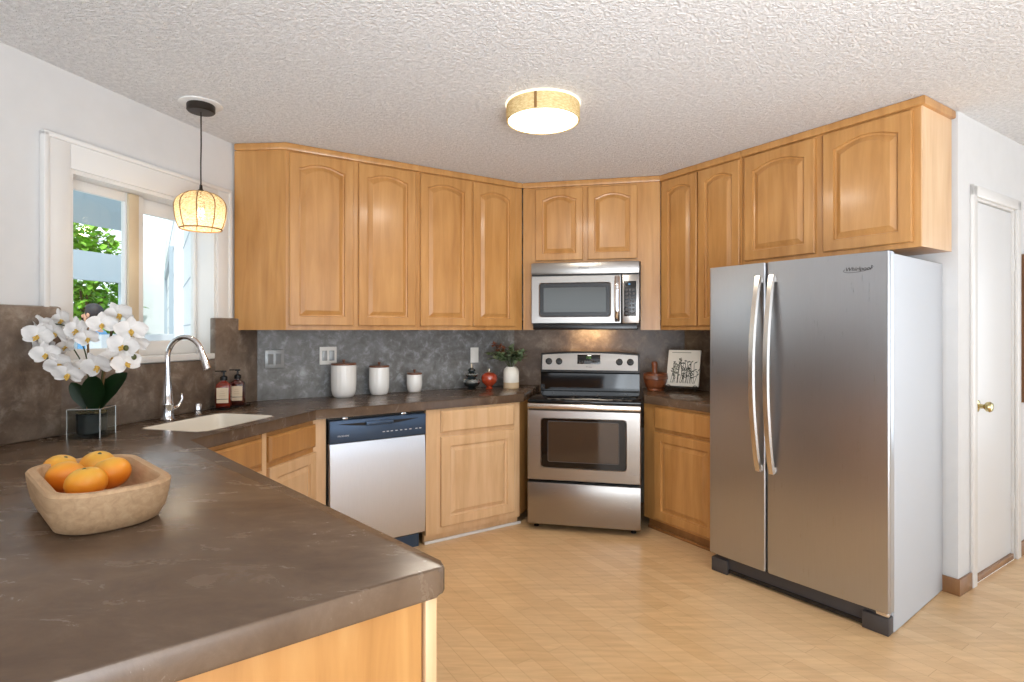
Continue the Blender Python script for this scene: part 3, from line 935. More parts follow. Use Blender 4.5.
bm = bmesh.new(); box(bm, 0.003, RW - 0.003, -0.036, 0.0, RT - 0.058, RT - 0.022, 0.007, 3)
obj('door_handle', bm, 'handle', rg)
# oven door with its window
dzo = (0.348, 0.828)
cx_, wz0, wz1 = RW / 2, 0.432, 0.775


def ring(w, h, r, y, cz): return [(cx_ + x, y, cz + z) for x, z in rrect(w, h, r, 6)]


def rect_ring(w, h, y, cz):
    return [(cx_ + max(-w / 2, min(w / 2, x * 50)), y, cz + max(-h / 2, min(h / 2, z * 50))) for x, z in rrect(w, h, min(w, h) * 0.2, 6)]


czd = (dzo[0] + dzo[1]) / 2
bm = bmesh.new()
Wd, Hd = RW - 0.006, dzo[1] - dzo[0]
czw = (wz0 + wz1) / 2; ww, wh = 0.578, wz1 - wz0
outer0 = ring(Wd, Hd, 0.004, 0.03, czd); outer1 = ring(Wd, Hd, 0.004, -0.012, czd); outer2 = ring(Wd - 0.012, Hd - 0.012, 0.004, -0.020, czd)
i1 = ring(ww, wh, 0.025, -0.021, czw); i2 = ring(ww - 0.008, wh - 0.008, 0.022, -0.026, czw); i3 = ring(ww - 0.016, wh - 0.016, 0.02, -0.020, czw)
loft(bm, [outer0, outer1, outer2, i1, i2, i3])
od = obj('oven_door', bm, 'steel', rg)
bm = bmesh.new(); loft(bm, [ring(ww - 0.014, wh - 0.014, 0.02, -0.0195, czw), ring(ww - 0.014, wh - 0.014, 0.02, -0.0225, czw)])
obj('window_border', bm, 'gloss_black', od)
bm = bmesh.new(); loft(bm, [ring(ww - 0.11, wh - 0.075, 0.012, -0.0225, czw + 0.012), ring(ww - 0.11, wh - 0.075, 0.012, -0.0235, czw + 0.012)])
obj('window_pane', bm, 'oven_glass', od)
bm = bmesh.new(); loft(bm, [ring(ww - 0.10, wh - 0.065, 0.014, -0.0222, czw + 0.012), ring(ww - 0.10, wh - 0.065, 0.014, -0.0230, czw + 0.012)], cap0=False, cap1=False)
bm2 = bmesh.new(); loft(bm2, [ring(ww - 0.10, wh - 0.065, 0.014, -0.0229, czw + 0.012), ring(ww - 0.108, wh - 0.073, 0.012, -0.0229, czw + 0.012)], cap0=False, cap1=False)
bm.free(); obj('window_trim', bm2, 'rubber', od)
bm = bmesh.new(); box(bm, 0.003, RW - 0.003, -0.018, 0.03, 0.048, 0.332, 0.006); obj('storage_drawer', bm, 'steel', rg)
# backguard
by = 0.555
bm = bmesh.new()
prof = [(by - 0.02, RT), (by - 0.02, RT + 0.16), (by - 0.005, RT + 0.17), (by + 0.015, RT + 0.30)]
top = []
L = []
n_ = 24
for i in range(n_ + 1):
    t = i / n_; x = 0.004 + (RW - 0.008) * t; arch = 0.018 * (1 - (2 * t - 1) ** 2)
    zt = RT + 0.295 + arch
    L.append([(x, by + 0.07, RT - 0.02), (x, by - 0.004, RT - 0.02), (x, by + 0.0, RT + 0.14), (x, by - 0.012, RT + 0.15), (x, by + 0.016, zt - 0.004), (x, by + 0.028, zt), (x, by + 0.07, zt)])
loft(bm, L); bgd = obj('backguard', bm, 'gloss_black', rg, ang=0.5)
bm = bmesh.new(); L = []
for i in range(n_ + 1):
    t = i / n_; x = 0.016 + (RW - 0.032) * t; arch = 0.018 * (1 - (2 * t - 1) ** 2) * 0.85
    zt = RT + 0.282 + arch; zb = RT + 0.168
    yb, yt = by - 0.0125 + 0.028 * (0.018 / 0.145), by - 0.0125 + 0.028 * ((zt - RT - 0.15) / 0.145)
    L.append([(x, yb, zb), (x, yt, zt), (x, yt - 0.004, zt), (x, yb - 0.004, zb)])
loft(bm, L); cpn = obj('control_panel', bm, 'steel', rg)


def face_y(z): return by - 0.0165 + 0.028 * ((z - RT - 0.15) / 0.145)


tilt = math.atan2(0.028, 0.145)
for x in (0.068, 0.148, 0.610, 0.692):
    bm = bmesh.new(); lathe(bm, [(0.0, 0), (0.026, 0), (0.026, 0.004), (0.021, 0.008), (0.019, 0.024), (0.0, 0.025)], 20)
    box(bm, -0.004, 0.004, -0.018, 0.018, 0.022, 0.031, 0.002)
    obj('knob', bm, 'black', cpn, loc=(x, face_y(RT + 0.232), RT + 0.232), rot=(PI / 2 - tilt, 0.2, 0))
dp = obj('display', mk((-0.088, 0.088, -0.003, 0.004, -0.036, 0.036), bev=0.002), 'gloss_black', cpn, loc=(0.378, face_y(RT + 0.25), RT + 0.250), rot=(-tilt, 0, 0))
text('clock_digits', '7:28', 0.022, dp, (0.0, -0.0036, 0.012), 'clock')
for k in range(2):
    for i in range(8):
        obj('key', mk((-0.074 + i * 0.019, -0.062 + i * 0.019, -0.0036, -0.002, -0.028 + k * 0.012, -0.022 + k * 0.012)), 'rubber', dp)
lg = text('logo', 'Whirlpool', 0.0115, cpn, (0.378, face_y(RT + 0.192) - 0.0008, RT + 0.192), 'print_dark', 0.25)
lg.rotation_euler = (PI / 2 - tilt, 0, 0)

# ------------------------------------------------------------------ microwave
mw = at_wall('microwave', 'stainless over-the-range microwave with dark window', 'microwave', 'R', -0.727, 4.08, 1.372)
MWW, MH = 0.786, 0.498
obj('body', mk((0.004, MWW - 0.004, 0.03, 0.41, 0.03, MH)), 'rubber', mw)
obj('vent_panel', mk((0.0, MWW, -0.006, 0.03, 0.408, MH - 0.004), bev=0.005), 'steel', mw)
obj('vent_gap', mk((0.004, MWW - 0.004, 0.0, 0.03, 0.398, 0.41)), 'black', mw)
bm = bmesh.new()
cx_ = 0.330; czm = 0.222; 
outer0 = ring(0.658, 0.352, 0.004, 0.03, czm); outer1 = ring(0.658, 0.352, 0.004, -0.002, czm); outer2 = ring(0.650, 0.344, 0.004, -0.009, czm)
mcx = cx_; cx_ = 0.322
i1 = ring(0.528, 0.254, 0.022, -0.010, czm - 0.002); i2 = ring(0.520, 0.246, 0.02, -0.015, czm - 0.002); i3 = ring(0.511, 0.237, 0.018, -0.010, czm - 0.002)
loft(bm, [outer0, outer1, outer2, i1, i2, i3]); mdr = obj('door', bm, 'steel', mw)
bm = bmesh.new(); loft(bm, [ring(0.513, 0.239, 0.018, -0.0095, czm - 0.002), ring(0.513, 0.239, 0.018, -0.0118, czm - 0.002)]); obj('window_border', bm, 'black', mdr)
bm = bmesh.new(); loft(bm, [ring(0.455, 0.180, 0.006, -0.0115, czm - 0.002), ring(0.455, 0.180, 0.006, -0.0130, czm - 0.002)]); obj('window_pane', bm, 'mw_glass', mdr)
bm = bmesh.new(); L = []
for i in range(17):
    t = i / 16; z = 0.058 + 0.332 * t; y = -0.010 - 0.036 * min(1, math.sin(PI * t) * 1.6) ** 0.7
    L.append([(0.612, y + 0.004, z), (0.620, y - 0.005, z), (0.640, y - 0.005, z), (0.648, y + 0.004, z)])
loft(bm, L); obj('handle', bm, 'chrome', mdr, ang=0.9)
pn = obj('control_panel', mk((0.664, MWW, -0.009, 0.03, 0.046, 0.398), bev=0.005), 'steel', mw)
obj('keypad', mk((0.678, 0.764, -0.0115, -0.006, 0.098, 0.350), bev=0.002), 'black', pn)
obj('display', mk((0.688, 0.754, -0.0125, -0.010, 0.315, 0.340)), 'dark', pn)
obj('display_digit', mk((0.708, 0.722, -0.0132, -0.012, 0.322, 0.334)), 'blue_led', pn)
for r_ in range(7):
    for c_ in range(3):
        obj('key', mk((0.688 + c_ * 0.024, 0.704 + c_ * 0.024, -0.0122, -0.011, 0.110 + r_ * 0.028, 0.126 + r_ * 0.028)), 'rubber', pn)
obj('base_grille', mk((0.012, MWW - 0.012, -0.002, 0.40, 0.0, 0.045), bev=0.006), 'black', mw)
text('logo', 'Whirlpool', 0.019, mw, (0.385, -0.0068, 0.452), 'print_dark', 0.25)
ld = bpy.data.lights.new('microwave_lamp', 'AREA'); ld.shape = 'RECTANGLE'; ld.size = 0.25; ld.size_y = 0.06; ld.energy = 2.6; ld.color = (1.0, 0.66, 0.32)
lo = bpy.data.objects.new('microwave_lamp', ld); COL.objects.link(lo); lo.location = W('R', -0.31, 4.36, 1.365); lo.rotation_euler = (math.radians(35), 0, math.radians(ANG['R']))

# ------------------------------------------------------------------ fridge
FA = math.radians(-52.5); FW = 0.902; FH = 1.728
fo = Vector((1.672, 2.46, 0)) - Vector((math.cos(FA), math.sin(FA), 0)) * FW
fr = thing('refrigerator', 'stainless side-by-side refrigerator with two bowed handles', 'refrigerator', fo, FA)
obj('cabinet_body', mk((0.004, FW - 0.002, 0.066, 0.742, 0.004, FH - 0.012), bev=0.004), 'steel_side', fr)
gapx = 0.340


def fridge_door(x0, x1):
    bm = bmesh.new(); L = []
    n2 = 16
    prof_ = []
    for i in range(n2 + 1):
        t = (0, .004, .009, .015, .022, .035, .1, .25, .5, .75, .9, .965, .978, .985, .991, .996, 1)[i]; x = x0 + (x1 - x0) * t
        e = min(t, 1 - t) * (x1 - x0)
        y = 0.0 + 0.010 * (2 * (x / FW) - 1) ** 2 + (0.008 * (1 - e / 0.008) ** 2 if e < 0.008 else 0)
        prof_.append((x, y))
    outl = prof_ + [(x1, 0.058), (x0, 0.058)]
    prism(bm, outl, 0.102, FH - 0.004)
    es = [e for e in bm.edges if abs(e.verts[0].co.z - e.verts[1].co.z) < 1e-6 and (e.verts[0].co.y < 0.03 or e.verts[1].co.y < 0.03)]
    bmesh.ops.bevel(bm, geom=es, offset=0.004, segments=2, affect='EDGES')
    return bm


d_l = obj('freezer_door', fridge_door(0.0, gapx - 0.004), 'steel_h', fr)
d_r = obj('fridge_door', fridge_door(gapx + 0.004, FW), 'steel_h', fr)
obj('door_gasket', mk((0.006, FW - 0.006, 0.056, 0.068, 0.104, FH - 0.01)), 'dark', fr)


def fridge_handle(x, lean):
    bm = bmesh.new(); L = []
    for i in range(25):
        t = i / 24; z = 0.625 + (1.655 - 0.625) * t
        bow = 0.052 * math.sin(PI * t) ** 0.75 + 0.012
        xo = x + lean * math.sin(PI * t)
        y = -bow
        w2, d2 = 0.017, 0.007
        L.append([(xo - w2, y + d2, z), (xo - w2 * 0.7, y - d2, z), (xo + w2 * 0.7, y - d2, z), (xo + w2, y + d2, z)])
    loft(bm, L)
    box(bm, x - 0.014, x + 0.014, -0.014, 0.006, 0.625, 0.66); box(bm, x - 0.014, x + 0.014, -0.014, 0.006, 1.62, 1.655)
    return bm


obj('handle', fridge_handle(gapx - 0.036, -0.012), 'handle', d_l, ang=0.9)
obj('handle', fridge_handle(gapx + 0.036, -0.006), 'handle', d_r, ang=0.9)
lgo = text('logo', 'Whirlpool', 0.026, d_r, (0.775, 0.0030, 1.652), 'print_dark', 0.25, rotz=0.014)
bm = bmesh.new(); pts = [(0.775 + 0.062 * math.cos(a), 0.0030 + 0.0004 * math.cos(a), 1.652 + 0.014 * math.sin(a) + 0.10 * (0.062 * math.cos(a))) for a in [math.radians(d) for d in range(150, 391, 12)]]
tube(bm, pts, 0.0009, 5); obj('logo_swoosh', bm, 'print_dark', d_r)
gr = obj('base_grille', mk((0.03, FW - 0.03, 0.035, 0.07, 0.012, 0.096), bev=0.004), 'rubber', fr)
obj('grille_slot', mk((0.10, FW - 0.11, 0.026, 0.045, 0.012, 0.030)), 'black', gr)
obj('grille_end', mk((0.012, 0.11, 0.012, 0.07, 0.0, 0.078), bev=0.005), 'rubber', fr)
obj('grille_end', mk((FW - 0.115, FW - 0.006, 0.012, 0.07, 0.0, 0.078), bev=0.005), 'rubber', fr)
obj('hinge_foot', mk((FW - 0.06, FW - 0.010, 0.02, 0.066, 0.080, 0.100), bev=0.003), 'chrome', fr)
for x in (0.06, FW - 0.06):
    for y in (0.12, 0.66):
        bm = bmesh.new(); tube(bm, [(x - 0.015, y, 0.02), (x + 0.015, y, 0.02)], 0.02, 12)
        obj('roller', bm, 'black', fr)

# ------------------------------------------------------------------ lights that hang in the room
pl = thing('pendant_lamp', 'woven rattan pendant lamp hanging in front of the kitchen window', 'lamp', (-1.555, 2.775, ZC))
bm = bmesh.new(); lathe(bm, [(0.0, 0.0), (0.098, 0.0), (0.098, -0.004), (0.094, -0.006), (0.0, -0.006)], 40); obj('ceiling_medallion', bm, 'white', pl)
bm = bmesh.new(); lathe(bm, [(0.0, -0.006), (0.062, -0.006), (0.064, -0.010), (0.064, -0.036), (0.058, -0.042), (0.0, -0.042)], 36); obj('canopy', bm, 'canopy', pl)
bm = bmesh.new(); tube(bm, [(0, 0, -0.04), (0.001, 0.0, -0.2), (-0.001, 0, -0.3), (0, 0, -0.435)], 0.0035, 8); obj('cord', bm, 'canopy', pl)
bm = bmesh.new(); lathe(bm, [(0.0, -0.405), (0.006, -0.405), (0.008, -0.425), (0.022, -0.440), (0.03, -0.452), (0.018, -0.458), (0.018, -0.52), (0.0, -0.522)], 18); obj('socket', bm, 'canopy', pl)
SR, SHT = 0.134, []
prof = []
for i in range(17):
    t = i / 16
    a = math.radians(86 - t * 124)
    r = 0.116 * math.cos(a) ** 0.9; z = -0.518 + (0.080 if a > 0 else 0.175) * math.sin(a)
    prof.append((max(r, 0.022), z))
bm = bmesh.new()
loops = [[(r * math.cos(2 * PI * i / 48), r * math.sin(2 * PI * i / 48), z) for i in range(48)] for r, z in prof]
loft(bm, loops, cap0=False, cap1=False)
shade = obj('lamp_shade', bm, 'rattan', pl)
for k in range(9):
    a = 2 * PI * (k + 0.25) / 9
    bm = bmesh.new(); tube(bm, [(r * 1.012 * math.cos(a), r * 1.012 * math.sin(a), z) for r, z in prof], 0.0028, 6); obj('rib', bm, 'rattan_rib', shade)
bm = bmesh.new(); r, z = prof[-1]; tube(bm, [(r * math.cos(2 * PI * i / 40), r * math.sin(2 * PI * i / 40), z) for i in range(41)], 0.0035, 6, False); obj('bottom_ring', bm, 'rattan_rib', shade)
bm = bmesh.new(); lathe(bm, [(0.0, -0.512), (0.012, -0.515), (0.013, -0.53), (0.018, -0.545), (0.019, -0.56), (0.013, -0.575), (0.0, -0.58)], 18); obj('bulb', bm, 'bulb', pl)
pd = bpy.data.lights.new('pendant_light', 'POINT'); pd.energy = 2.0; pd.color = (1.0, 0.86, 0.66); pd.shadow_soft_size = 0.03
po = bpy.data.objects.new('pendant_light', pd); COL.objects.link(po); po.location = (-1.555, 2.775, ZC - 0.60)

cl = thing('ceiling_light', 'round rattan-banded ceiling light glowing white', 'ceiling light', (0.155, 2.775, ZC))
bm = bmesh.new(); lathe(bm, [(0.0, 0.0), (0.186, 0.0), (0.188, -0.004), (0.186, -0.010), (0.0, -0.010)], 56); obj('glow_rim', bm, 'glow_ring', cl)
bm = bmesh.new(); lathe(bm, [(0.181, -0.010), (0.183, -0.014), (0.183, -0.086), (0.181, -0.090), (0.176, -0.090), (0.174, -0.086), (0.174, -0.014)], 56)
bd = obj('woven_band', bm, 'rattan_band', cl)
obj('seam_strap', mk((-0.006, 0.006, -0.004, 0.002, -0.088, -0.012)), 'rattan_rib', bd, loc=(-0.045, -0.178, 0), rot=(0, 0, -0.25))
bm = bmesh.new(); lathe(bm, [(0.0, -0.078), (0.172, -0.080), (0.1725, -0.087), (0.15, -0.092), (0.0, -0.095)], 56); obj('diffuser', bm, 'diffuser', cl)
cd = bpy.data.lights.new('ceiling_lamp', 'AREA'); cd.shape = 'DISK'; cd.size = 0.32; cd.energy = 11; cd.color = (1.0, 0.90, 0.76)
co = bpy.data.objects.new('ceiling_lamp', cd); COL.objects.link(co); co.location = (0.155, 2.775, ZC - 0.099)

# ------------------------------------------------------------------ faucet, soap, switches
fc = thing('kitchen_faucet', 'chrome gooseneck faucet behind the sink', 'faucet', W('L', 2.245, 2.352, CT), aL)
bm = bmesh.new(); lathe(bm, [(0.0, 0), (0.029, 0), (0.030, 0.006), (0.027, 0.012), (0.0265, 0.075), (0.0275, 0.078), (0.0275, 0.084), (0.026, 0.088), (0.022, 0.15), (0.0155, 0.205), (0.0145, 0.225), (0.0, 0.226)], 28)
obj('base', bm, 'chrome', fc)
sd_ = Vector((0.24, -0.97, 0)).normalized(); reach = 0.175
pts = [Vector((0, 0, 0.215)), Vector((0, 0, 0.26)), Vector((0, 0, 0.305))]
for d in range(15, 166, 15):
    a = math.radians(180 - d); pts.append(sd_ * (reach / 2 + reach / 2 * math.cos(a)) + Vector((0, 0, 0.31 + 0.105 * math.sin(a))))
bm = bmesh.new(); tube(bm, smooth_path(pts, 3), 0.0128, 14); obj('spout', bm, 'chrome', fc)
e_ = pts[-1]; dirn = (pts[-1] - pts[-2]).normalized()
bm = bmesh.new(); tube(bm, [e_ - dirn * 0.005, e_ + dirn * 0.012, e_ + dirn * 0.02, e_ + dirn * 0.085, e_ + dirn * 0.09], [0.0140, 0.0150, 0.0165, 0.0190, 0.015], 16); obj('spray_head', bm, 'chrome', fc)
bm = bmesh.new()
hd = Vector((0.97, -0.05, 0))
pts = smooth_path([hd * 0.02 + Vector((0, 0, 0.055)), hd * 0.045 + Vector((0, 0, 0.058)), hd * 0.068 + Vector((0, 0, 0.07)), hd * 0.085 + Vector((0, 0, 0.10)), hd * 0.082 + Vector((0, 0, 0.128))], 4)
tube(bm, pts, [0.012] * 4 + [0.010] * 5 + [0.008] * 5 + [0.0055] * (len(pts) - 14), 12); obj('lever', bm, 'chrome', fc)

ag = thing('air_gap_cap', 'small chrome cylinder cap beside the faucet', 'air gap', W('L', 2.435, 2.352, CT))
bm = bmesh.new(); lathe(bm, [(0.0, 0), (0.021, 0), (0.0215, 0.003), (0.0175, 0.006), (0.0175, 0.055), (0.0155, 0.060), (0.0, 0.061)], 24); obj('cap', bm, 'chrome', ag)
bm = bmesh.new(); lathe(bm, [(0.0178, 0.020), (0.0182, 0.021), (0.0182, 0.026), (0.0178, 0.027)], 24); obj('band', bm, 'rubber', ag)


def soap(label, mat, loc, rz):
    t = thing('soap_bottle', label, 'bottle', loc, rz, 'pump bottles by the sink')
    w, d = 0.078, 0.055

    def sec(k, z): return [(x * k, y * k, z) for x, y in rrect(w, d, 0.012, 4)]

    bm = bmesh.new(); loft(bm, [sec(0.94, 0), sec(1, 0.004), sec(1, 0.118), sec(0.93, 0.132), sec(0.62, 0.142), [(0.014 * math.cos(a), 0.014 * math.sin(a), 0.148) for a in [math.atan2(y, x) for x, y in rrect(w, d, 0.012, 4)]], [(0.014 * math.cos(a), 0.014 * math.sin(a), 0.155) for a in [math.atan2(y, x) for x, y in rrect(w, d, 0.012, 4)]]])
    obj('bottle', bm, mat, t)
    lb = obj('label', mk((-0.031, 0.031, -d / 2 - 0.0008, -d / 2 + 0.001, 0.026, 0.112)), 'label', t)
    obj('label_line', mk((-0.031, 0.031, -d / 2 - 0.0012, -d / 2, 0.046, 0.049)), 'amber_dark', lb)
    for i in range(3):
        obj('label_line', mk((-0.016 + 0.003 * i, 0.016 - 0.003 * i, -d / 2 - 0.0012, -d / 2, 0.066 + i * 0.013, 0.069 + i * 0.013)), 'vase_clay', lb)
    bm = bmesh.new(); lathe(bm, [(0.0, 0.153), (0.018, 0.153), (0.019, 0.158), (0.019, 0.172), (0.012, 0.178), (0.006, 0.18), (0.005, 0.20), (0.0, 0.201)], 18); pu = obj('pump', bm, 'black', t)
    bm = bmesh.new(); box(bm, -0.013, 0.013, -0.010, 0.010, 0.199, 0.209, 0.003); box(bm, -0.045, 0.0, -0.006, 0.006, 0.202, 0.209, 0.002); obj('nozzle', bm, 'black', pu)
    return t


ra = -0.12
soap('amber red pump soap bottle with cream label, nearer the faucet', 'amber', W('L', 2.665, 2.395, CT + 0.009), ra + 0.35)
soap('dark amber pump soap bottle with cream label, nearer the corner', 'amber_dark', W('L', 2.775, 2.395, CT + 0.009), ra + 0.35)
ty = thing('bottle_tray', 'thin black wire tray under the two soap bottles', 'tray', W('L', 2.72, 2.395, CT), ra + 0.35)
ex = (W('L', 2.775, 2.395) - W('L', 2.665, 2.395)); ang_t = math.atan2(ex.y, ex.x)
ty.rotation_euler = (0, 0, ang_t)
bm = bmesh.new(); box(bm, -0.105, 0.105, -0.044, 0.044, 0.0, 0.006, 0.002)
obj('tray_plate', bm, 'black', ty)
bm = bmesh.new()
tube(bm, [(-0.105, -0.044, 0.016), (0.105, -0.044, 0.016), (0.105, 0.044, 0.016), (-0.105, 0.044, 0.016), (-0.105, -0.044, 0.016)], 0.002, 6)
for x in (-0.105, 0.105):
    for y in (-0.044, 0.044): tube(bm, [(x, y, 0.003), (x, y, 0.017)], 0.002, 6)
obj('rail', bm, 'black', ty)


def switch(label, s, z, wide, two, plate, rocker):
    t = at_wall('switch_plate' if two else 'outlet_plate', label, 'wall switch' if two else 'outlet', 'B', s, NB - 0.0205, z, 'wall plates on the backsplash')
    obj('plate', mk((-wide / 2, wide / 2, -0.006, 0.0, -0.060, 0.060), bev=0.003), plate, t)
    for x in ((-0.024, 0.024) if two else (0.0,)):
        obj('rocker', mk((x - 0.0165, x + 0.0165, -0.010, -0.004, -0.034, 0.034), bev=0.002), rocker, t)
    return t


switch('grey steel double switch plate nearest the soap bottles', 0.66, 1.182, 0.118, True, 'plate_steel', 'plate_grey')
switch('white framed double switch plate with grey rockers above the tallest canister', 1.0, 1.196, 0.114, True, 'plate_white', 'plate_steel')
switch('single white outlet plate on the backsplash above the dark ornament', 2.135, 1.172, 0.072, False, 'plate_white', 'plate_white')

# ------------------------------------------------------------------ canisters


def canister(label, s, n, d, h, lidmat, knob):
    t = at_wall('canister', label, 'canister', 'B', s, n, CT, 'ribbed white canisters'); r = d / 2
    bm = bmesh.new(); N = 72

    def lp(k, z, rib): return [((r * k * (1 + (rib if i % 4 < 2 else 0))) * math.cos(2 * PI * i / N), (r * k * (1 + (rib if i % 4 < 2 else 0))) * math.sin(2 * PI * i / N), z) for i in range(N)]
    loft(bm, [lp(0.70, 0.0, 0), lp(0.78, 0.003, 0), lp(0.90, 0.02, 0), lp(0.97, 0.05, 0.008), lp(0.985, h * 0.5, 0.014), lp(0.985, h - 0.01, 0.014), lp(0.99, h - 0.002, 0), lp(0.95, h, 0)])
    obj('jar', bm, 'ceramic', t)
    bm = bmesh.new(); lathe(bm, [(0.0, h), (r * 0.97, h), (r * 1.0, h + 0.003), (r * 1.0, h + 0.009), (r * 0.97, h + 0.012), (0.0, h + 0.012)], 40); ld_ = obj('lid', bm, lidmat, t)
    bm = bmesh.new(); lathe(bm, [(0.0, h + 0.012), (0.007, h + 0.012), (0.0055, h + 0.02), (0.011, h + 0.03), (0.010, h + 0.036), (0.0, h + 0.038)], 16); obj('knob', bm, lidmat, ld_)
    return t


def s_of(w, n, u):
    a = math.radians(ANG[w]); t = (u - 512) / F_PX
    Y = n / (-t * math.sin(a) + math.cos(a)); return t * Y * math.cos(a) + Y * math.sin(a)


canister('largest white ribbed canister with flat wooden lid', 1.079, 3.755, 0.166, 0.215, 'lid_wood', True)
canister('middle-sized white ribbed canister with dark wooden lid', 1.329, 3.765, 0.140, 0.190, 'lid_wood', True)
canister('smallest white canister with reddish lid, nearest the range', 1.593, 3.765, 0.112, 0.128, 'lid_wood', True)

# dark ornament, red jar
t = at_wall('ornament', 'dark glazed tiered ornament with silver bands beside the red jar', 'ornament', 'B', 2.040, 3.72, CT)
bm = bmesh.new(); lathe(bm, [(0.0, 0), (0.034, 0), (0.036, 0.006), (0.024, 0.012), (0.05, 0.025), (0.064, 0.045), (0.058, 0.066), (0.034, 0.082), (0.03, 0.086), (0.044, 0.098), (0.046, 0.110), (0.028, 0.126), (0.02, 0.13), (0.03, 0.140), (0.028, 0.150), (0.010, 0.162), (0.0, 0.165)], 28); obj('body', bm, 'teal_glass', t)
for z, r in ((0.068, 0.0575), (0.112, 0.0455), (0.056, 0.0635)):
    bm = bmesh.new(); N = 28; tube(bm, [((r + 0.001 * (i % 2)) * math.cos(2 * PI * i / N), (r + 0.001 * (i % 2)) * math.sin(2 * PI * i / N), z + 0.004 * (i % 2)) for i in range(N + 1)], 0.006, 6, False); obj('silver_band', bm, 'silver', t)
bm = bmesh.new(); lathe(bm, [(0.0, 0.163), (0.009, 0.164), (0.007, 0.172), (0.004, 0.19), (0.0, 0.205)], 12); obj('finial', bm, 'gold', t)
t = at_wall('lidded_jar', 'shiny red round jar with pale finial beside the leafy vase', 'jar', 'B', 2.172, 3.68, CT)
bm = bmesh.new(); lathe(bm, [(0.0, 0), (0.026, 0), (0.028, 0.005), (0.018, 0.014), (0.03, 0.024), (0.055, 0.048), (0.063, 0.078), (0.057, 0.105), (0.035, 0.122), (0.0, 0.126)], 32); obj('body', bm, 'red_glaze', t)
bm = bmesh.new(); lathe(bm, [(0.0, 0.124), (0.012, 0.125), (0.014, 0.13), (0.008, 0.136), (0.009, 0.146), (0.004, 0.156), (0.0, 0.162)], 14); obj('finial', bm, 'gold', t)

# vase with foliage
t = thing('plant_vase', 'white vase with bare clay foot holding leafy green stems', 'vase', (-0.006, 4.30, CT))
bm = bmesh.new(); lathe(bm, [(0.060, 0.045), (0.061, 0.048), (0.061, 0.125), (0.054, 0.150), (0.042, 0.160), (0.040, 0.166), (0.036, 0.166), (0.036, 0.10)], 32); vz = obj('vase_body', bm, 'vase_top', t)
bm = bmesh.new(); lathe(bm, [(0.0, 0), (0.057, 0), (0.060, 0.003), (0.0605, 0.046), (0.0, 0.047)], 32); obj('clay_foot', bm, 'vase_clay', t)
rng = random.Random(7)


def leaf(bm, p, d, up, ln, wd, bend=0.2):
    """Pointed oval leaf of four quads with a slight fold."""
    d = Vector(d).normalized(); side = d.cross(Vector(up))
    if side.length < 1e-3: side = d.cross(Vector((1, 0, 0)))
    side.normalize(); nrm = side.cross(d)
    mid = []; le = []; ri = []
    for t_, w_ in ((0, 0.08), (0.3, 0.85), (0.6, 1.0), (0.85, 0.55), (1.0, 0.03)):
        c = Vector(p) + d * ln * t_ - nrm * bend * ln * t_ * t_
        mid.append(bm.verts.new(c)); le.append(bm.verts.new(c + side * wd * w_ / 2 + nrm * wd * 0.12 * w_)); ri.append(bm.verts.new(c - side * wd * w_ / 2 + nrm * wd * 0.12 * w_))
    for i in range(4):
        bm.faces.new((mid[i], mid[i + 1], le[i + 1], le[i])); bm.faces.new((ri[i], ri[i + 1], mid[i + 1], mid[i]))


bmS = bmesh.new(); bmL = bmesh.new(); bmO = bmesh.new(); bmF = bmesh.new()
for k in range(15):
    a = rng.uniform(0, 2 * PI); out = rng.uniform(0.05, 0.23); h = rng.uniform(0.04, 0.15)
    if math.sin(a) > 0.3: out *= 0.5
    p0 = Vector((0, 0, 0.14)); p2 = Vector((out * math.cos(a) - 0.005, out * math.sin(a) * 0.7, 0.165 + h)); p1 = (p0 + p2) / 2 + Vector((0, 0, 0.05))
    path = smooth_path([p0, p1, p2], 5); tube(bmS, path, 0.0016, 5)
    for q in path[4:]:
        for _ in range(2):
            dd = Vector((rng.uniform(-1, 1), rng.uniform(-1, 1), rng.uniform(-0.2, 0.8)))
            leaf(bmL if rng.random() < 0.6 else bmO, q, dd, (0, 0, 1), rng.uniform(0.04, 0.065), rng.uniform(0.022, 0.038))
for k in range(5):
    c = Vector((-0.095 + rng.uniform(-0.04, 0.05), 0.06 + rng.uniform(-0.02, 0.02), 0.285 + rng.uniform(-0.02, 0.05)))
    tube(bmS, smooth_path([(0, 0, 0.14), (-0.03, 0.02, 0.22), c], 4), 0.0014, 5)
    for _ in range(26):
        dd = Vector((rng.uniform(-1, 1), rng.uniform(-1, 1), rng.uniform(-0.5, 1)))
        leaf(bmF, c, dd, (0, 0, 1), rng.uniform(0.022, 0.042), 0.016)
obj('stem', bmS, 'stem', t); f1 = obj('sage_leaves', bmL, 'leaf_sage', t); obj('olive_leaves', bmO, 'leaf_olive', t); obj('dried_blooms', bmF, 'dry_flower', t)

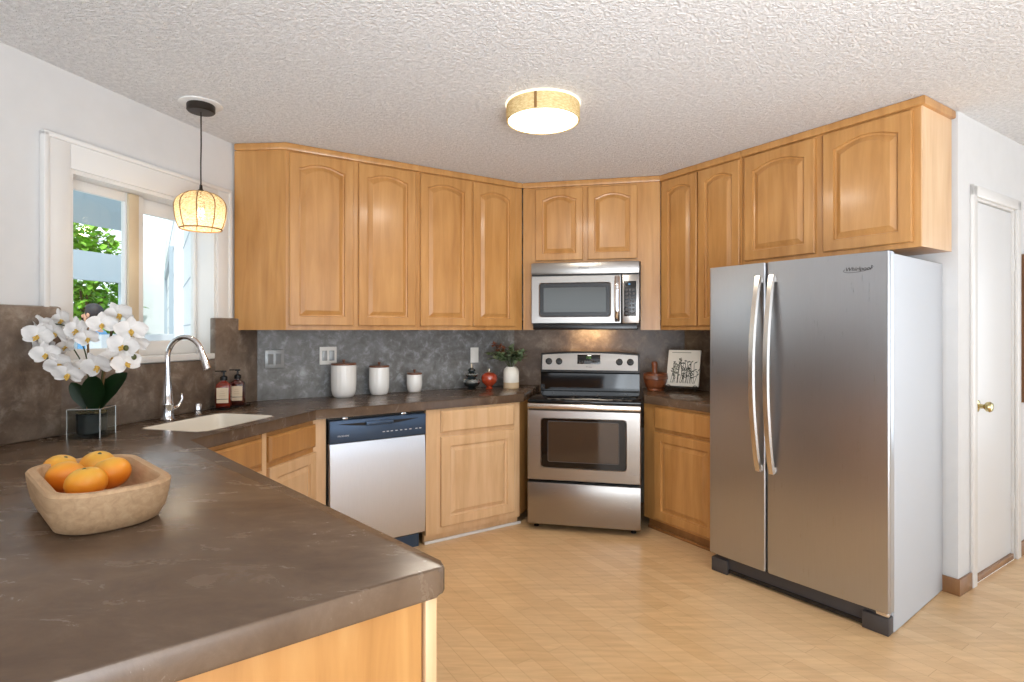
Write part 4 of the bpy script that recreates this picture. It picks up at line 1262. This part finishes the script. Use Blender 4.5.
# mortar and pestle
t = thing('mortar', 'reddish wooden mortar just right of the range', 'mortar', W('R', 0.178, 4.27, CT)); t.scale = (1.18,) * 3
bm = bmesh.new(); lathe(bm, [(0.0, 0), (0.050, 0), (0.053, 0.006), (0.050, 0.014), (0.060, 0.026), (0.070, 0.055), (0.073, 0.085), (0.075, 0.108), (0.070, 0.110), (0.064, 0.104), (0.06, 0.06), (0.04, 0.03), (0.0, 0.022)], 36); obj('bowl', bm, 'copper_wood', t)
bm = bmesh.new(); lathe(bm, [(0.0735, 0.070), (0.0765, 0.074), (0.0768, 0.092), (0.0745, 0.096)], 36); obj('rim_band', bm, 'lid_wood', t)
t = thing('pestle', 'wooden pestle standing in the reddish mortar', 'pestle', W('R', 0.178, 4.27, CT + 0.030)); t.scale = (1.22,) * 3
bm = bmesh.new(); lathe(bm, [(0.0, 0), (0.022, 0.004), (0.027, 0.02), (0.020, 0.05), (0.0155, 0.09), (0.017, 0.13), (0.0185, 0.142), (0.014, 0.152), (0.0, 0.155)], 20)
obj('pestle_stick', bm, 'copper_wood', t, rot=(0.05, -0.05, 0))

# cookbook on its iron stand
BK = W('T', 0, 0); bloc = Vector((1.255, 4.07, CT)); brot = math.radians(-32)
st = thing('book_stand', 'black wrought iron scroll easel on the short right-hand counter', 'book stand', bloc, brot)
bm = bmesh.new()
lean = math.radians(17)
up = Vector((0, math.sin(lean), math.cos(lean)))
for sx_ in (-1, 1):
    tube(bm, smooth_path([(sx_ * 0.11, -0.075, 0.004), (sx_ * 0.085, -0.05, 0.03), (sx_ * 0.05, -0.01, 0.028), (sx_ * 0.03, 0.05, 0.022), (sx_ * 0.05, 0.085, 0.004)], 5), 0.0032, 7)
    tube(bm, [Vector((sx_ * 0.04, 0.003, 0.03)), Vector((sx_ * 0.04, 0.003, 0.03)) + up * 0.17], 0.003, 7)
    cv = []
    for i in range(18):
        a = i / 17 * 2.4 * PI; r = 0.022 * (1 - i / 24); cv.append((sx_ * (0.11 - 0.016 + r * math.cos(a) * 0.8), -0.045, 0.030 + r * math.sin(a)))
    tube(bm, cv, 0.0024, 6)
tube(bm, [(-0.115, -0.040, 0.030), (0.115, -0.040, 0.030)], 0.0028, 7)
tube(bm, [(-0.115, -0.006, 0.026), (0.115, -0.006, 0.026)], 0.0032, 7)
tube(bm, [Vector((-0.04, 0.003, 0.03)) + up * 0.17, Vector((0.04, 0.003, 0.03)) + up * 0.17], 0.003, 7)
obj('easel', bm, 'iron', st)
bk = thing('cookbook', 'white book with a dark plant drawing leaning on the iron easel', 'book', bloc + Matrix.Rotation(brot, 3, 'Z') @ Vector((0, -0.010, 0.0335)), brot)
bw, bh = 0.235, 0.272
bodyb = obj('pages', mk((-bw / 2, bw / 2, -0.028, -0.004, 0.0, bh), bev=0.002), 'paper', bk, rot=(-lean, 0, 0))
rng = random.Random(11)
bmD = bmesh.new(); bmG = bmesh.new()
for k in range(22):
    x = -0.085 + 0.17 * k / 21 + rng.uniform(-0.006, 0.006); h = rng.uniform(0.08, 0.20); tx = x + rng.uniform(-0.03, 0.03)
    tgt = bmD if rng.random() < 0.65 else bmG
    path = smooth_path([(x, -0.0284, 0.022), ((x + tx) / 2 + rng.uniform(-0.01, 0.01), -0.0284, 0.022 + h * 0.55), (tx, -0.0284, 0.022 + h)], 5)
    tube(tgt, path, 0.0015, 4)
    for q in path[3:]:
        if rng.random() < 0.5:
            dd = Vector((rng.choice((-1, 1)) * rng.uniform(0.4, 1), 0, rng.uniform(0.2, 1)))
            leaf(tgt, Vector(q) + Vector((0, -0.0004, 0)), dd, (0, -1, 0), rng.uniform(0.014, 0.028), rng.uniform(0.005, 0.009), 0.0)
obj('plant_drawing', bmD, 'ink', bodyb, smooth=False); obj('pale_plant_drawing', bmG, 'ink_soft', bodyb, smooth=False)
obj('title_line', mk((-0.09, 0.05, -0.0286, -0.0278, bh - 0.022, bh - 0.018)), 'ink_soft', bodyb)

# ------------------------------------------------------------------ orchid
oz = CT; ob = W('L', 0, 0)
orl = Vector((-1.775, 2.345, CT)); orr = math.radians(10)
pot = thing('potted_orchid', 'white artificial orchid in a clear glass cube pot below the window', 'orchid', orl, orr)
pw = 0.062; pt = 0.006; ph = 0.122
bm = bmesh.new()
box(bm, -pw, pw, -pw, -pw + pt, 0, ph); box(bm, -pw, pw, pw - pt, pw, 0, ph); box(bm, -pw, -pw + pt, -pw + pt, pw - pt, 0, ph); box(bm, pw - pt, pw, -pw + pt, pw - pt, 0, ph); box(bm, -pw + pt, pw - pt, -pw + pt, pw - pt, 0, 0.010)
gp = obj('glass_pot', bm, 'pot_glass', pot, smooth=False)
bm = bmesh.new()
for x in (-pw, pw):
    for y in (-pw, pw): tube(bm, [(x * 0.985, y * 0.985, 0.001), (x * 0.985, y * 0.985, ph)], 0.0022, 6)
for a, b in (((-pw, -pw), (pw, -pw)), ((pw, -pw), (pw, pw)), ((pw, pw), (-pw, pw)), ((-pw, pw), (-pw, -pw))):
    tube(bm, [(a[0] * 0.985, a[1] * 0.985, ph), (b[0] * 0.985, b[1] * 0.985, ph)], 0.0020, 6)
obj('polished_edge', bm, 'silver', gp)
bm = bmesh.new(); lathe(bm, [(0.0, 0.014), (0.046, 0.014), (0.052, 0.02), (0.055, 0.098), (0.0, 0.100)], 28); obj('liner', bm, 'liner', pot)
bm = bmesh.new(); rng = random.Random(3)
for k in range(70):
    a = rng.uniform(0, 2 * PI); r = rng.uniform(0, 0.048)
    ball(bm, (r * math.cos(a), r * math.sin(a), 0.101 + rng.uniform(0, 0.006)), rng.uniform(0.005, 0.010), 1.3, 1, 0.7, 6, 4)
mo = obj('moss', bm, 'moss', pot); mo['kind'] = 'stuff'


def broad_leaf(base, tip, width, lift, nrm_hint):
    base, tip = Vector(base), Vector(tip); bm = bmesh.new(); rows = []
    d = tip - base; side = d.cross(Vector(nrm_hint)).normalized(); n = 12
    for i in range(n + 1):
        t_ = i / n; w = width * (math.sin(PI * min(1, t_ * 0.93 + 0.07)) ** 0.55) * (0.55 + 0.45 * min(1, t_ * 2))
        c = base + d * t_ + Vector((0, 0, lift * math.sin(PI * t_)))
        if i == n: w = 0.004
        row = []
        for j in range(-3, 4):
            f = j / 3; row.append(bm.verts.new(c + side * w / 2 * f + Vector(nrm_hint) * 0.12 * w * f * f))
        rows.append(row)
    for a, b in zip(rows, rows[1:]):
        for j in range(6): bm.faces.new((a[j], a[j + 1], b[j + 1], b[j]))
    bmesh.ops.solidify(bm, geom=bm.faces[:], thickness=0.002)
    return bm


for base, tip, w, lf, nh in (((0.01, -0.01, 0.10), (0.035, -0.05, 0.262), 0.088, 0.01, (0.15, -1, 0.1)), ((0.015, 0.0, 0.10), (0.135, 0.0, 0.268), 0.085, 0.02, (-0.3, -1, 0.2)),
                             ((-0.005, 0.0, 0.10), (-0.062, -0.03, 0.232), 0.062, 0.01, (0.2, -1, 0.1)), ((0.0, 0.02, 0.10), (0.03, 0.06, 0.24), 0.07, 0.02, (0, -1, 0.3))):
    obj('leaf', broad_leaf(base, tip, w, lf, nh), 'leaf_dark', pot)
bm = bmesh.new(); tube(bm, [(-0.012, -0.01, 0.09), (-0.006, -0.012, 0.25), (-0.012, -0.01, 0.50)], 0.0045, 8); obj('stake', bm, 'stake', pot)
bm = bmesh.new(); tube(bm, [(0.02, 0.0, 0.09), (0.055, -0.01, 0.28), (0.082, -0.01, 0.46)], 0.0048, 8); obj('stake', bm, 'stake', pot)
for pts in ([(-0.01, -0.012, 0.09), (-0.006, -0.016, 0.28), (-0.03, -0.02, 0.40), (-0.09, -0.03, 0.47), (-0.17, -0.05, 0.46), (-0.25, -0.06, 0.39), (-0.285, -0.06, 0.345)],
            [(0.02, -0.004, 0.09), (0.05, -0.016, 0.28), (0.075, -0.015, 0.40), (0.105, -0.02, 0.48), (0.15, -0.04, 0.47), (0.185, -0.06, 0.39), (0.195, -0.06, 0.29)],
            [(-0.008, -0.012, 0.26), (-0.03, -0.03, 0.33), (-0.055, -0.035, 0.38)]):
    bm = bmesh.new(); tube(bm, smooth_path(pts, 5), 0.0026, 7); obj('stem', bm, 'stem', pot)


def petal(bm, ang, ln, wd, M, cup=0.15, z=0.0):
    """Broad rounded petal lying in the flower's XY plane, bent towards +Z at its tip."""
    rows = []; n = 7
    for i in range(n + 1):
        t_ = i / n; w = wd * math.sin(PI * (0.10 + 0.88 * t_)) ** 0.7 if i < n else wd * 0.15
        row = []
        for j in range(-2, 3):
            f = j / 2
            x = ln * t_; y = w / 2 * f; zz = z + cup * ln * (t_ ** 2 * 0.5 - 0.35 * f * f * (1 - t_)) + 0.003 * math.sin(6 * t_ + 3 * f)
            c, s = math.cos(ang), math.sin(ang)
            row.append(bm.verts.new(M @ Vector((x * c - y * s, x * s + y * c, zz))))
        rows.append(row)
    for a, b in zip(rows, rows[1:]):
        for j in range(4): bm.faces.new((a[j], a[j + 1], b[j + 1], b[j]))


rng = random.Random(21)


def flower(c, facing, size, roll):
    q = Vector(facing).to_track_quat('Z', 'Y'); M = Matrix.Translation(Vector(c)) @ q.to_matrix().to_4x4() @ Matrix.Rotation(roll, 4, 'Z')
    bm = bmesh.new()
    for a, ln, wd in ((90, 0.50, 0.34), (210, 0.48, 0.32), (330, 0.48, 0.32)):
        petal(bm, math.radians(a), size * ln, size * wd, M, 0.10, -0.002)
    for a in (12, 168):
        petal(bm, math.radians(a), size * 0.54, size * 0.56, M, 0.16, 0.001)
    f = obj('flower', bm, 'petal', pot)
    bm = bmesh.new()
    petal(bm, math.radians(270), size * 0.20, size * 0.14, M, 0.9, 0.006)
    petal(bm, math.radians(235), size * 0.13, size * 0.09, M, 1.3, 0.006); petal(bm, math.radians(305), size * 0.13, size * 0.09, M, 1.3, 0.006)
    mm = M @ Matrix.Translation((0, 0.0, size * 0.05)); bmesh.ops.create_uvsphere(bm, u_segments=8, v_segments=6, radius=size * 0.04, matrix=mm)
    obj('lip', bm, 'lip', f)


def at_px(u, v, y):
    """Where the ray through photo position (u, v) meets the depth y, in the pot's frame."""
    P = Vector(((u - 512) / F_PX * y, y, EYE - (v - 330) * y / F_PX))
    return Matrix.Rotation(-orr, 3, 'Z') @ (P - orl)


FL = [(77, 330, 2.20, 25), (88, 338, 2.19, 20), (102, 324, 2.21, 22), (55, 333, 2.24, 25), (44, 327, 2.29, 24), (33, 349, 2.26, 22), (27, 333, 2.29, 20), (68, 374, 2.19, 24), (59, 364, 2.22, 24), (97, 366, 2.22, 27),
      (80, 369, 2.24, 20), (131, 330, 2.25, 25), (119, 314, 2.29, 24), (123, 346, 2.22, 25), (126, 363, 2.24, 24), (112, 358, 2.26, 22), (62, 320, 2.31, 22), (66, 347, 2.28, 20), (36, 341, 2.31, 20), (137, 344, 2.30, 18), (50, 346, 2.25, 20), (23, 347, 2.24, 22), (38, 336, 2.22, 25), (46, 354, 2.20, 23), (30, 327, 2.27, 20)]
for (u, v, y, px) in FL:
    sz = px * y / F_PX * 1.12
    fx = rng.uniform(-0.5, 0.7) + (0.35 if u > 110 else -0.1); fz = rng.uniform(-0.45, 0.25)
    flower(at_px(u, v, y), (fx, -1, fz), sz, rng.uniform(-0.5, 0.5))
for (u, v, y) in ((29, 337, 2.28), (24, 348, 2.27), (21, 340, 2.28), (48, 357, 2.22), (126, 348, 2.20), (134, 357, 2.24), (44, 349, 2.21)):
    bm = bmesh.new(); c = at_px(u, v, y); ball(bm, c, 0.0105, 0.9, 0.9, 1.15, 10, 7); obj('bud', bm, 'bud', pot)

# ------------------------------------------------------------------ bowl of mandarins
bc = Vector((-1.022, 1.368, CT)); ba = math.atan2(0.64, -0.70)
bl = thing('wooden_bowl', 'oblong raw wooden dough bowl on the peninsula counter', 'bowl', bc, ba)


def bsec(w, d, r, z, jit=0.0):
    return [(x, y, z) for x, y in rrect(w, d, r, 8)]


BWL, BWD, BH = 0.445, 0.24, 0.100
bm = bmesh.new()
loft(bm, [bsec(BWL * 0.78, BWD * 0.72, 0.07, 0.0), bsec(BWL * 0.86, BWD * 0.84, 0.08, 0.008), bsec(BWL * 0.94, BWD * 0.93, 0.085, 0.035), bsec(BWL * 0.985, BWD * 0.98, 0.09, 0.07), bsec(BWL, BWD, 0.09, BH - 0.006), bsec(BWL - 0.008, BWD - 0.008, 0.088, BH),
          bsec(BWL - 0.042, BWD - 0.040, 0.075, BH), bsec(BWL - 0.05, BWD - 0.05, 0.07, BH - 0.006), bsec(BWL - 0.075, BWD - 0.07, 0.06, 0.05), bsec(BWL * 0.72, BWD * 0.62, 0.05, 0.026), bsec(BWL * 0.60, BWD * 0.45, 0.04, 0.022)])
obj('bowl_shell', bm, 'bowl', bl)


def orange_bm(r):
    bm = bmesh.new(); ball(bm, (0, 0, 0), r, 1, 1, 0.88, 26, 18)
    for v in bm.verts:
        q = math.hypot(v.co.x, v.co.y) / r
        if v.co.z > 0: v.co.z -= 0.16 * r * math.exp(-(q / 0.18) ** 2)
        a = math.atan2(v.co.y, v.co.x); k = 1 + 0.015 * math.cos(5 * a) * (1 - q * 0.6); v.co.x *= k; v.co.y *= k
    return bm


og = 'mandarins in the wooden bowl'
ORS = [((86, 483), 1.325, 0.043, 'front mandarin of the wooden bowl, smooth and pale orange', 0.1),
       ((66, 477), 1.405, 0.043, 'mandarin at the left side of the bowl behind the front one', 0.5),
       ((61, 469), 1.485, 0.042, 'greenish-yellow topped mandarin at the far left of the bowl', -0.3),
       ((111, 473), 1.41, 0.044, 'deep orange mandarin at the right side of the bowl pile', 0.35),
       ((98, 465), 1.505, 0.042, 'yellowish mandarin at the back of the bowl, mostly hidden', -0.2)]
first = None
for (u, v), y, r, lab, tl in ORS:
    P = Vector(((u - 512) / F_PX * y, y, EYE - (v - 330) * y / F_PX))
    P.z = max(P.z, CT + 0.024 + r * 0.88)
    if first is None:
        t = thing('mandarin', lab, 'fruit', P, 0, og)
        obj('peel', orange_bm(0.0455), 'orange', t)
        bm = bmesh.new(); lathe(bm, [(0.0, 0.030), (0.005, 0.031), (0.0055, 0.035), (0.003, 0.038), (0.0, 0.0385)], 8); obj('stem_end', bm, 'stem', t)
        first = t
    else:
        t = dup(first, P, None, lab)
    t.rotation_euler = (tl, tl * 0.6, u); t.scale = (r / 0.0455,) * 3

# ------------------------------------------------------------------ picture in the hall
t = at_wall('framed_picture', 'brown framed picture on the hall wall past the door', 'picture', 'B', 4.425, NH, 0.93)
bm = bmesh.new(); ff = 0.07
box(bm, 0, ff, -0.03, 0, 0, 0.90, 0.004); box(bm, 0.62 - ff, 0.62, -0.03, 0, 0, 0.90, 0.004); box(bm, ff, 0.62 - ff, -0.03, 0, 0, ff, 0.004); box(bm, ff, 0.62 - ff, -0.03, 0, 0.90 - ff, 0.90, 0.004)
obj('frame', bm, 'frame_wood', t); obj('canvas', mk((ff - 0.002, 0.62 - ff + 0.002, -0.014, -0.004, ff - 0.002, 0.90 - ff + 0.002)), 'canvas', t)

# ------------------------------------------------------------------ outside the window
bm = bmesh.new(); box(bm, -16, 6, 3.5, 22, -0.16, -0.10)
gd = obj('ground', flat([(-22, -6), (-1.0, 4.6), (4, 9), (4, 24), (-22, 24)], -0.16, -0.10), 'concrete_slab', smooth=False); struct(gd); bm.free()
# patio cover: soffit sloping away from the house, with its header beam on posts
pa = W('L', 1.0, NL + 0.16); pb = W('L', 4.6, NL + 0.16)
nO = Vector((-math.sin(aL), math.cos(aL), 0)); dL = Vector((math.cos(aL), math.sin(aL), 0))
pr = thing('roof_patio', None, None, (0, 0, 0)); struct(pr, 'pale patio cover outside the window')
bm = bmesh.new()
q = [W('L', 0.2, NL + 0.16), W('L', 2.36, NL + 0.16), W('L', 4.75, NL + 3.0), W('L', 0.2, NL + 3.0)]
lo_ = [bm.verts.new((p.x, p.y, z)) for p, z in zip(q, (2.62, 2.62, 2.42, 2.42))]; hi_ = [bm.verts.new((p.x, p.y, z + 0.08)) for p, z in zip(q, (2.62, 2.62, 2.42, 2.42))]
bm.faces.new(lo_); bm.faces.new(hi_[::-1])
for i in range(4): bm.faces.new((lo_[i], lo_[(i + 1) % 4], hi_[(i + 1) % 4], hi_[i]))
obj('soffit', bm, 'ext_patio', pr, smooth=False)
obj('vent', mk((-0.16, 0.16, -0.045, 0.045, -0.02, 0.0)), 'ext_grey', pr, loc=W('L', 3.5, 4.38, 2.50), rot=(0, 0, aL))
# fence with a wide top rail
fn = thing('garden_fence', 'blue-grey garden fence with a wide top rail beyond the patio', 'fence', W('L', 0, 0, -0.10), aL)
obj('fence_rail', mk((3.2, 6.05, 6.9, 7.0, 2.10, 2.46)), 'ext_grey', fn); obj('fence_panel', mk((3.2, 6.05, 7.02, 7.06, 0.0, 1.42)), 'ext_grey', fn)
for s in (3.3, 5.98): obj('post', mk((s - 0.06, s + 0.06, 6.92, 7.02, 0, 2.5)), 'ext_grey', fn)


def tree(label, base, h, rad, nleaf, mat, seed):
    t = thing('garden_tree', label, 'tree', base, 0, 'trees beyond the patio')
    rg_ = random.Random(seed)
    bm = bmesh.new(); tube(bm, [(0, 0, 0), (0.05, 0, h * 0.3), (0, 0.04, h * 0.6)], [0.11, 0.08, 0.05], 10)
    for k in range(6):
        a = k * PI / 3; tube(bm, [(0.02, 0, h * 0.4), (0.5 * rad * math.cos(a), 0.5 * rad * math.sin(a), h * 0.65)], [0.035, 0.015], 7)
    obj('trunk', bm, 'bark', t)
    bm = bmesh.new()
    for k in range(nleaf):
        a = rg_.uniform(0, 2 * PI); cz = rg_.uniform(-1, 1); rr = rad * rg_.uniform(0.45, 1.0) ** 0.5
        s_ = math.sqrt(1 - cz * cz); lump = 1 + 0.18 * math.sin(5 * a + 3 * cz) * s_
        p = Vector((rr * s_ * math.cos(a) * lump, rr * s_ * math.sin(a) * lump, h * 0.62 + rr * cz * (h * 0.42 / rad)))
        leaf(bm, p, (rg_.uniform(-1, 1), rg_.uniform(-1, 1), rg_.uniform(-0.6, 0.8)), (0, 0, 1), rg_.uniform(0.12, 0.2), rg_.uniform(0.06, 0.11))
    cr = obj('crown', bm, mat, t)
    return t


def wp(u, y): return Vector(((u - 512) / F_PX * y, y, -0.10))


tree('bright green leafy tree seen through the left window pane', wp(84, 9.6), 3.3, 0.72, 2600, 'tree_leaf', 1)
tree('darker green shrubby tree low behind the fence in the window', wp(70, 10.9), 2.4, 0.95, 2200, 'tree_leaf2', 2)
tree('small distant yellow-green tree right of the bright one in the window', wp(124, 13.0), 1.9, 0.8, 1500, 'tree_leaf', 3)

# white wing of the house seen through the right pane
wg = thing('wall_outside', None, None, (0, 0, 0), aB); struct(wg, 'white exterior wall of the house wing')
obj('siding', mk((0.20, 0.36, 4.02, 13.0, -0.1, 3.0), (-0.20, 0.20, 12.6, 12.75, -0.1, 3.4)), 'ext_white', wg, smooth=False)
bm = bmesh.new()
for k in range(9): box(bm, 0.195, 0.203, 4.03, 12.6, 0.2 + k * 0.3, 0.206 + k * 0.3)
obj('siding_groove', bm, 'ext_grey', wg, smooth=False)
obj('door_frame', mk((0.16, 0.20, 7.6, 7.72, -0.1, 2.35), (0.16, 0.20, 10.9, 11.1, -0.1, 2.35), (0.16, 0.20, 7.72, 10.9, 2.22, 2.35)), 'ext_grey', wg, smooth=False)
obj('dark_glazing', mk((0.185, 0.199, 5.95, 6.5, 0.2, 1.85)), 'dark', wg, smooth=False)
obj('corner_board', mk((0.14, 0.20, 5.0, 5.2, -0.1, 2.9)), 'ext_white', wg, smooth=False)
bm = bmesh.new(); box(bm, 3.2, 5.6, 3.95, 4.10, -0.1, 1.335)
lw = obj('wall_patio', bm, 'ext_white', smooth=False, rot=(0, 0, aL)); struct(lw, 'low white patio wall outside the window')

# person on the patio
ps = thing('person', 'dark-haired person in a blue shirt standing outside the window', 'person', wp(94, 6.6), math.radians(100))


def skin_body(name, joints, edges, mat, parent, root=0, sub=2):
    me = bpy.data.meshes.new(name); me.from_pydata([j[0] for j in joints], edges, [])
    o = bpy.data.objects.new(name, me); COL.objects.link(o)
    sk_ = o.modifiers.new('skin', 'SKIN'); sk_.use_smooth_shade = True
    for v, j in zip(me.skin_vertices[0].data, joints):
        v.radius = j[1]; v.use_root = False
    me.skin_vertices[0].data[root].use_root = True
    sb = o.modifiers.new('sub', 'SUBSURF'); sb.levels = sub; sb.render_levels = sub
    dg = bpy.context.evaluated_depsgraph_get(); dg.update()
    m2 = bpy.data.meshes.new_from_object(o.evaluated_get(dg)); m2.name = name
    bpy.data.objects.remove(o); bpy.data.meshes.remove(me)
    m2.materials.clear(); m2.materials.append(MAT[mat])
    for p in m2.polygons: p.use_smooth = True
    o = bpy.data.objects.new(name, m2); COL.objects.link(o); o.parent = parent
    return o


J = [((0, 0, 0.93), (0.15, 0.11)), ((0, 0, 1.10), (0.135, 0.10)), ((0, 0, 1.30), (0.165, 0.11)), ((0, 0.0, 1.44), (0.09, 0.075)), ((0, 0.01, 1.52), (0.052, 0.055)), ((0, 0.03, 1.60), (0.072, 0.088)), ((0, 0.025, 1.70), (0.07, 0.088))]
E_ = [(0, 1), (1, 2), (2, 3), (3, 4), (4, 5), (5, 6)]
for sgn in (-1, 1):
    b0 = len(J)
    J += [((sgn * 0.17, 0, 1.41), (0.058, 0.058)), ((sgn * 0.225, 0.0, 1.14), (0.044, 0.044)), ((sgn * 0.22, 0.10, 0.92), (0.034, 0.034)), ((sgn * 0.215, 0.14, 0.85), (0.036, 0.022))]
    E_ += [(3, b0), (b0, b0 + 1), (b0 + 1, b0 + 2), (b0 + 2, b0 + 3)]
    b1 = len(J)
    J += [((sgn * 0.095, 0, 0.82), (0.088, 0.088)), ((sgn * 0.10, 0.01, 0.50), (0.058, 0.06)), ((sgn * 0.10, -0.01, 0.09), (0.038, 0.042)), ((sgn * 0.105, 0.12, 0.035), (0.038, 0.032))]
    E_ += [(0, b1), (b1, b1 + 1), (b1 + 1, b1 + 2), (b1 + 2, b1 + 3)]
    for f_, (ox, oy, oz_, ln) in enumerate(((-0.02, 0.01, -0.02, 0.07), (-0.007, 0.0, -0.03, 0.08), (0.006, 0.0, -0.03, 0.075), (0.018, 0.0, -0.028, 0.06), (-0.03 * sgn, 0.02, 0.0, 0.045))):
        c = len(J); hx, hy, hz = sgn * 0.215 + ox, 0.145 + oy, 0.83 + oz_
        J += [((hx, hy, hz), (0.009, 0.009)), ((hx, hy + 0.01, hz - ln), (0.007, 0.007))]
        E_ += [(b0 + 3, c), (c, c + 1)]
body_p = skin_body('body', J, E_, 'skin', ps)
SJ = [((0, 0, 0.90), (0.165, 0.125)), ((0, 0, 1.10), (0.15, 0.118)), ((0, 0, 1.30), (0.18, 0.125)), ((0, 0.0, 1.43), (0.10, 0.085))]
SE = [(0, 1), (1, 2), (2, 3)]
for sgn in (-1, 1):
    b0 = len(SJ); SJ += [((sgn * 0.175, 0, 1.405), (0.072, 0.07)), ((sgn * 0.222, 0.0, 1.19), (0.062, 0.06))]; SE += [(3, b0), (b0, b0 + 1)]
skin_body('shirt', SJ, SE, 'shirt', ps)
PJ = [((0, 0, 0.94), (0.158, 0.12))]; PE = []
for sgn in (-1, 1):
    b0 = len(PJ); PJ += [((sgn * 0.095, 0, 0.82), (0.10, 0.10)), ((sgn * 0.10, 0.01, 0.50), (0.07, 0.072)), ((sgn * 0.10, -0.01, 0.12), (0.056, 0.06))]; PE += [(0, b0), (b0, b0 + 1), (b0 + 1, b0 + 2)]
skin_body('trousers', PJ, PE, 'jeans', ps)
bm = bmesh.new(); ball(bm, (0, 0.005, 1.685), 0.105, 0.88, 1.0, 1.0, 18, 12)
bmesh.ops.delete(bm, geom=[v for v in bm.verts if v.co.y > 0.06 and v.co.z < 1.715], context='VERTS'); obj('hair', bm, 'hair', ps)
bm = bmesh.new()
for sgn in (-1, 1): ball(bm, (sgn * 0.085, 0.02, 1.645), 0.026, 0.4, 0.7, 1.1, 10, 8)
ball(bm, (0, 0.118, 1.635), 0.016, 0.8, 1.1, 1.4, 10, 8); obj('nose_and_ears', bm, 'skin', ps)
bm = bmesh.new()
for sgn in (-1, 1): ball(bm, (sgn * 0.032, 0.102, 1.665), 0.011, 1.3, 0.6, 0.8, 8, 6)
obj('eye', bm, 'hair', ps)
bm = bmesh.new(); ball(bm, (0, 0.108, 1.598), 0.012, 2.0, 0.5, 0.5, 8, 6); obj('mouth', bm, 'copper_wood', ps)
